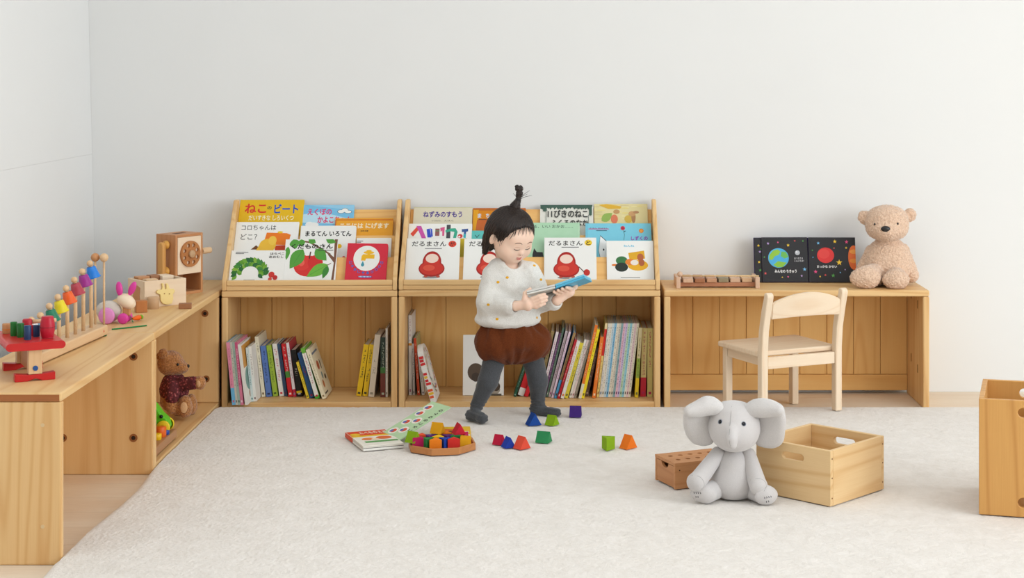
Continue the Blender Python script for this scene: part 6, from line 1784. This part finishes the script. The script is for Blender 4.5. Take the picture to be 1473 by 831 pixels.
def knit(c, n):
    fold = .0028 * mnoise.noise(Vector((c.x * 22, c.y * 22, c.z * 34))) + .0012 * mnoise.noise(c * 70)
    return fold
swo = skin_obj('sweater', swp, KNIT, root, .0028, relax=2, fn=knit)
# knitted rib at the neck
pts = []
nc = (V3(hp(0, .0, -.062)) + V3(g(735, 383, .0))) / 2
bpy.context.view_layer.update()
# small mustard dots are part of the knit: add them to the sweater mesh
swo.data.materials.append(fabric('mustard_yarn', (226, 168, 40), 600, .4, .2))
b = bmesh.new(); b.from_mesh(swo.data)
for zx, zy in ((263, 525), (213, 550), (208, 750), (410, 460), (446, 536), (160, 672), (424, 743)):
    h = ray([swo], 660 + zx / 3.775, 260 + zy / 3.775)
    if not h: continue
    c = RM @ h[0]; Tn = Matrix.Translation(c + h[1] * .0006) @ h[1].to_track_quat('Z', 'Y').to_matrix().to_4x4()
    rr = .0052
    ring = [b.verts.new(Tn @ V3((rr * math.cos(2 * PI * i / 12), rr * .8 * math.sin(2 * PI * i / 12), 0))) for i in range(12)]
    top = b.verts.new(Tn @ V3((0, 0, .0016)))
    for i in range(12):
        fc = b.faces.new((ring[i], ring[(i + 1) % 12], top)); fc.material_index = 1; fc.smooth = True
b.to_mesh(swo.data); b.free()
# ---- face details
LASH = flat((34, 24, 22), .6); BROW = flat((120, 84, 68), .8); LIP = flat((206, 112, 104), .4)
def zf(zx, zy): return (660 + zx / 3.775, 260 + zy / 3.775)
def hpx(a, c):
    """photo pixel of a head-space direction on the face"""
    p = RW @ hp(a, .07, c); return (X0 + F_PX * p.x / p.y, Y0 + F_PX * (CAM_H - p.z) / p.y)
def facing(name, pts, r, m):
    """short line lying on the face, given as (side, up) in head space"""
    from mathutils.bvhtree import BVHTree
    key = 'face'
    if key not in _bvh: _bvh[key] = BVHTree.FromPolygons([v.co for v in bo.data.vertices], [tuple(p.vertices) for p in bo.data.polygons])
    out = []
    for a, c in pts:
        h = _bvh[key].ray_cast(hp(a, .2, c), -f)
        if h[0] is not None: out.append(h[0] + h[1] * .0002)
    path = bez(out, 5)
    rs = [r * (.35 + .65 * math.sin(PI * min(1, max(0, i / (len(path) - 1)))) ** .6) for i in range(len(path))]
    mb = MB(); mb.tube(path, rs, m, 6); return mb.build(name, root)
for s_ in (-1, 1):
    facing('eyelashes', [(s_ * .0105, -.0068), (s_ * .016, -.0094), (s_ * .022, -.0098), (s_ * .028, -.0082), (s_ * .0325, -.005)], .00125, LASH)
    facing('eyelid_crease', [(s_ * .012, -.0012), (s_ * .019, .0016), (s_ * .027, .0014), (s_ * .031, -.001)], .0005, flat((196, 138, 112), .7))
    facing('eyebrow', [(s_ * .010, .0135), (s_ * .018, .0175), (s_ * .028, .0165), (s_ * .034, .0125)], .0013, BROW)
facing('lips', [(-.0105, -.0405), (-.006, -.0395), (0, -.0408), (.006, -.0395), (.0105, -.0405)], .0017, LIP)
facing('lips', [(-.0085, -.0435), (-.004, -.0455), (0, -.046), (.004, -.0455), (.0085, -.0435)], .0022, LIP)
for s_ in (-1, 1): facing('nostril', [(s_ * .0028, -.0272), (s_ * .005, -.0268), (s_ * .0065, -.0262)], .0008, flat((150, 90, 76), .7))
# ---- hair
HAIR, nt, b = new_mat('dark_brown_hair')
tc = nt.nodes.new('ShaderNodeTexCoord'); mp = nt.nodes.new('ShaderNodeMapping'); mp.inputs['Scale'].default_value = (1, 1, .12); nt.links.new(tc.outputs['Object'], mp.inputs['Vector'])
n = nt.nodes.new('ShaderNodeTexNoise'); n.inputs['Scale'].default_value = 420; n.inputs['Detail'].default_value = 3; nt.links.new(mp.outputs[0], n.inputs['Vector'])
rp = nt.nodes.new('ShaderNodeValToRGB'); rp.color_ramp.elements[0].position = .35; rp.color_ramp.elements[1].position = .7
rp.color_ramp.elements[0].color = (*lin((22, 16, 14)), 1); rp.color_ramp.elements[1].color = (*lin((56, 40, 33)), 1)
nt.links.new(n.outputs['Fac'], rp.inputs[0]); nt.links.new(rp.outputs[0], b.inputs['Base Color'])
bp = nt.nodes.new('ShaderNodeBump'); bp.inputs['Strength'].default_value = .6; bp.inputs['Distance'].default_value = .002; nt.links.new(n.outputs['Fac'], bp.inputs['Height']); nt.links.new(bp.outputs[0], b.inputs['Normal'])
b.inputs['Roughness'].default_value = .42; b.inputs['Specular IOR Level'].default_value = .4
hair = [E(hp(0, -.012, .018), (.0745, .080, .072), HR, k=.01), E(hp(0, -.030, -.010), (.068, .056, .060), HR, k=.02),
        Lm(hp(-.062, -.030, .0), hp(-.057, -.030, -.080), .012, .007, k=.010), Lm(hp(-.052, -.042, .0), hp(-.046, -.044, -.083), .017, .010, k=.014),
        Lm(hp(.064, -.02, .0), hp(.056, -.032, -.07), .015, .010, k=.014), Lm(hp(.03, -.055, -.02), hp(.028, -.054, -.078), .018, .010, k=.014), Lm(hp(-.02, -.056, -.02), hp(-.02, -.054, -.080), .019, .010, k=.014),
        Sub(E(hp(.004, .092, -.010), (.079, .074, .077), HR, k=.014)), Sub(E(hp(0, .05, -.07), (.062, .07, .05), HR, k=.01)),
        Sub(E(hp(-.076, .002, -.014), (.022, .020, .024), HR, k=.004))]
def strands(c, n):
    d = c - HC_
    a = math.atan2(d.dot(l), -d.dot(f)); 
    return .0011 * math.sin(a * 46 + 3 * mnoise.noise(c * 30)) + .001 * mnoise.noise(Vector((c.x * 90, c.y * 90, c.z * 14)))
ho = skin_obj('hair', hair, HAIR, root, .0024, relax=1, fn=strands)
rg = random.Random(11)
mb = MB()
for i in range(40):                                   # thin fringe wisps
    a = -.050 + .100 * i / 39 + rg.uniform(-.003, .003)
    ln = rg.uniform(.008, .030) + (.018 if abs(a) > .038 else 0)
    
    pts = []
    for k in range(5):
        t_ = k / 4
        aa = a * (.8 + .3 * t_); cc = .070 - abs(a) * .25 - t_ * ln
        fw = .080 * math.sqrt(max(.05, 1 - (aa / .072) ** 2 - ((cc - .010) / .082) ** 2)) - .006
        pts.append(hp(aa, fw + .0016, cc))
    mb.tube(bez(pts, 3), [.0010 - .0008 * j / 12 for j in range(13)], HAIR, 5)
for i in range(9):                                    # temple strands
    fw = .006 + .034 * i / 8 + rg.uniform(-.003, .003); sd = -.0735 * math.sqrt(max(.1, 1 - (fw / .078) ** 2))
    dn = rg.uniform(.0, .020)
    pts = [hp(sd * .96, fw + .004, .040), hp(sd * 1.0, fw, .024), hp(sd * .995, fw - .002, .010 - dn * .5), hp(sd * .95, fw - .004 + rg.uniform(-.003, .004), .002 - dn)]
    mb.tube(bez(pts, 4), [.0012 - .0010 * j / 12 for j in range(13)], HAIR, 5)
for i in range(26):                                   # side and back locks
    s_ = -1 if i < 17 else 1
    fw = rg.uniform(-.062, -.026) if s_ < 0 else rg.uniform(-.06, .022)
    a0_ = .0735 * math.sqrt(max(.1, 1 - (fw / .085) ** 2))
    pts = [hp(s_ * (a0_ - .002), fw, .02), hp(s_ * (a0_ + .0015), fw - .004, -.015), hp(s_ * (a0_ - .003), fw - .008 + rg.uniform(-.004, .004), -.048), hp(s_ * (a0_ - .010), fw - .012 + rg.uniform(-.006, .006), -.078 - rg.uniform(-.008, .016))]
    if False: pts = [p - u * 0 + l * 0 for p in pts]; pts[2] = hp(-.070, fw + .016, -.046); pts[3] = hp(-.060, fw + .018, -.074)
    mb.tube(bez(pts, 4), [.0032 - .0022 * j / 12 for j in range(13)], HAIR, 6)
mb.build('hair_lock', ho)
# top knot
pk = [V3(g(741, 297, .0)), V3(g(745, 288, .0)), V3(g(746.5, 279, .0)), V3(g(746, 271, .0))]
tk = [Lm(pk[0], pk[1], .018, .009, k=.012), Lm(pk[1], pk[2], .0075, .0095, k=.004), E(pk[2] + V3((.002, 0, .003)), (.011, .010, .009), k=.004), E(pk[3] + V3((.001, 0, -.001)), (.0125, .011, .0095), k=.004), E(pk[3] + V3((-.005, 0, .006)), (.007, .007, .006), k=.003), E(pk[3] + V3((.007, 0, .004)), (.006, .006, .006), k=.003)]
kt_ = skin_obj('top_knot', tk, HAIR, ho, .0016, relax=1, amp=.0022, nscale=240)
mb = MB()
for i, (dx, dz) in enumerate(((20, -10), (16, -5), (24, -3), (-10, -6), (10, -14))):
    e_ = V3(g(746 + dx * .8, 284 + dz, 0)); mb.tube(bez([pk[1], (pk[1] + e_) / 2 + V3((0, 0, .003)), e_], 4), [.0012 - .0008 * j / 8 for j in range(9)], HAIR, 5)
mb.build('loose_strand', kt_)
mb = MB(); mb.lathe([(.0088, -.002), (.0102, 0), (.0088, .002)], flat((30, 26, 28), .5), 18, Matrix.Translation(pk[1]), closed=False); mb.build('hair_tie', kt_)
# ---- the open book in her hands
t = thing('board_book', 'open board book with light blue half held in the toddler\'s hands', 'book', RW @ BK)
Tb = Matrix.Translation((0, 0, 0)) @ Matrix((ab, cb, nb)).transposed().to_4x4()
HB_, PB2 = .112, .094
def rt(a, z0, z1, m, x0, x1, bev=.0012):
    mb = MB(); mb.box(x0, x1, 0, HB_, z0, z1, m, bev, 2, T=a); return mb
vfold = math.radians(5)
TL = Tb @ Matrix.Rotation(vfold, 4, 'Y'); TR_ = Tb @ Matrix.Rotation(-vfold * .2, 4, 'Y')
LB = flat((88, 184, 222), .4); LB2 = flat((120, 202, 232), .4); WB = flat((232, 230, 224), .5)
m1 = rt(TL, -.0125, -.0068, WB, -PB2, -.0006); m1.build('left_cover', t)
m1 = rt(TL, -.0062, 0, flat((226, 224, 220), .5), -PB2 + .001, -.0006); m1.build('left_pages', t)
m1 = rt(TL, -.0068, -.0062, flat((70, 74, 80), .6), -PB2 + .002, -.001, 0); m1.build('page_gap', t)
m1 = rt(TR_, -.0135, -.007, LB, .0006, PB2 + .004); m1.build('right_cover', t)
m1 = rt(TR_, -.0066, 0, LB2, .0006, PB2 + .003); m1.build('right_pages', t)
mb = MB(); mb.box(-.004, .004, 0, HB_, -.0145, -.0128, flat((70, 140, 180), .5), 0, T=Tb); mb.build('spine', t)
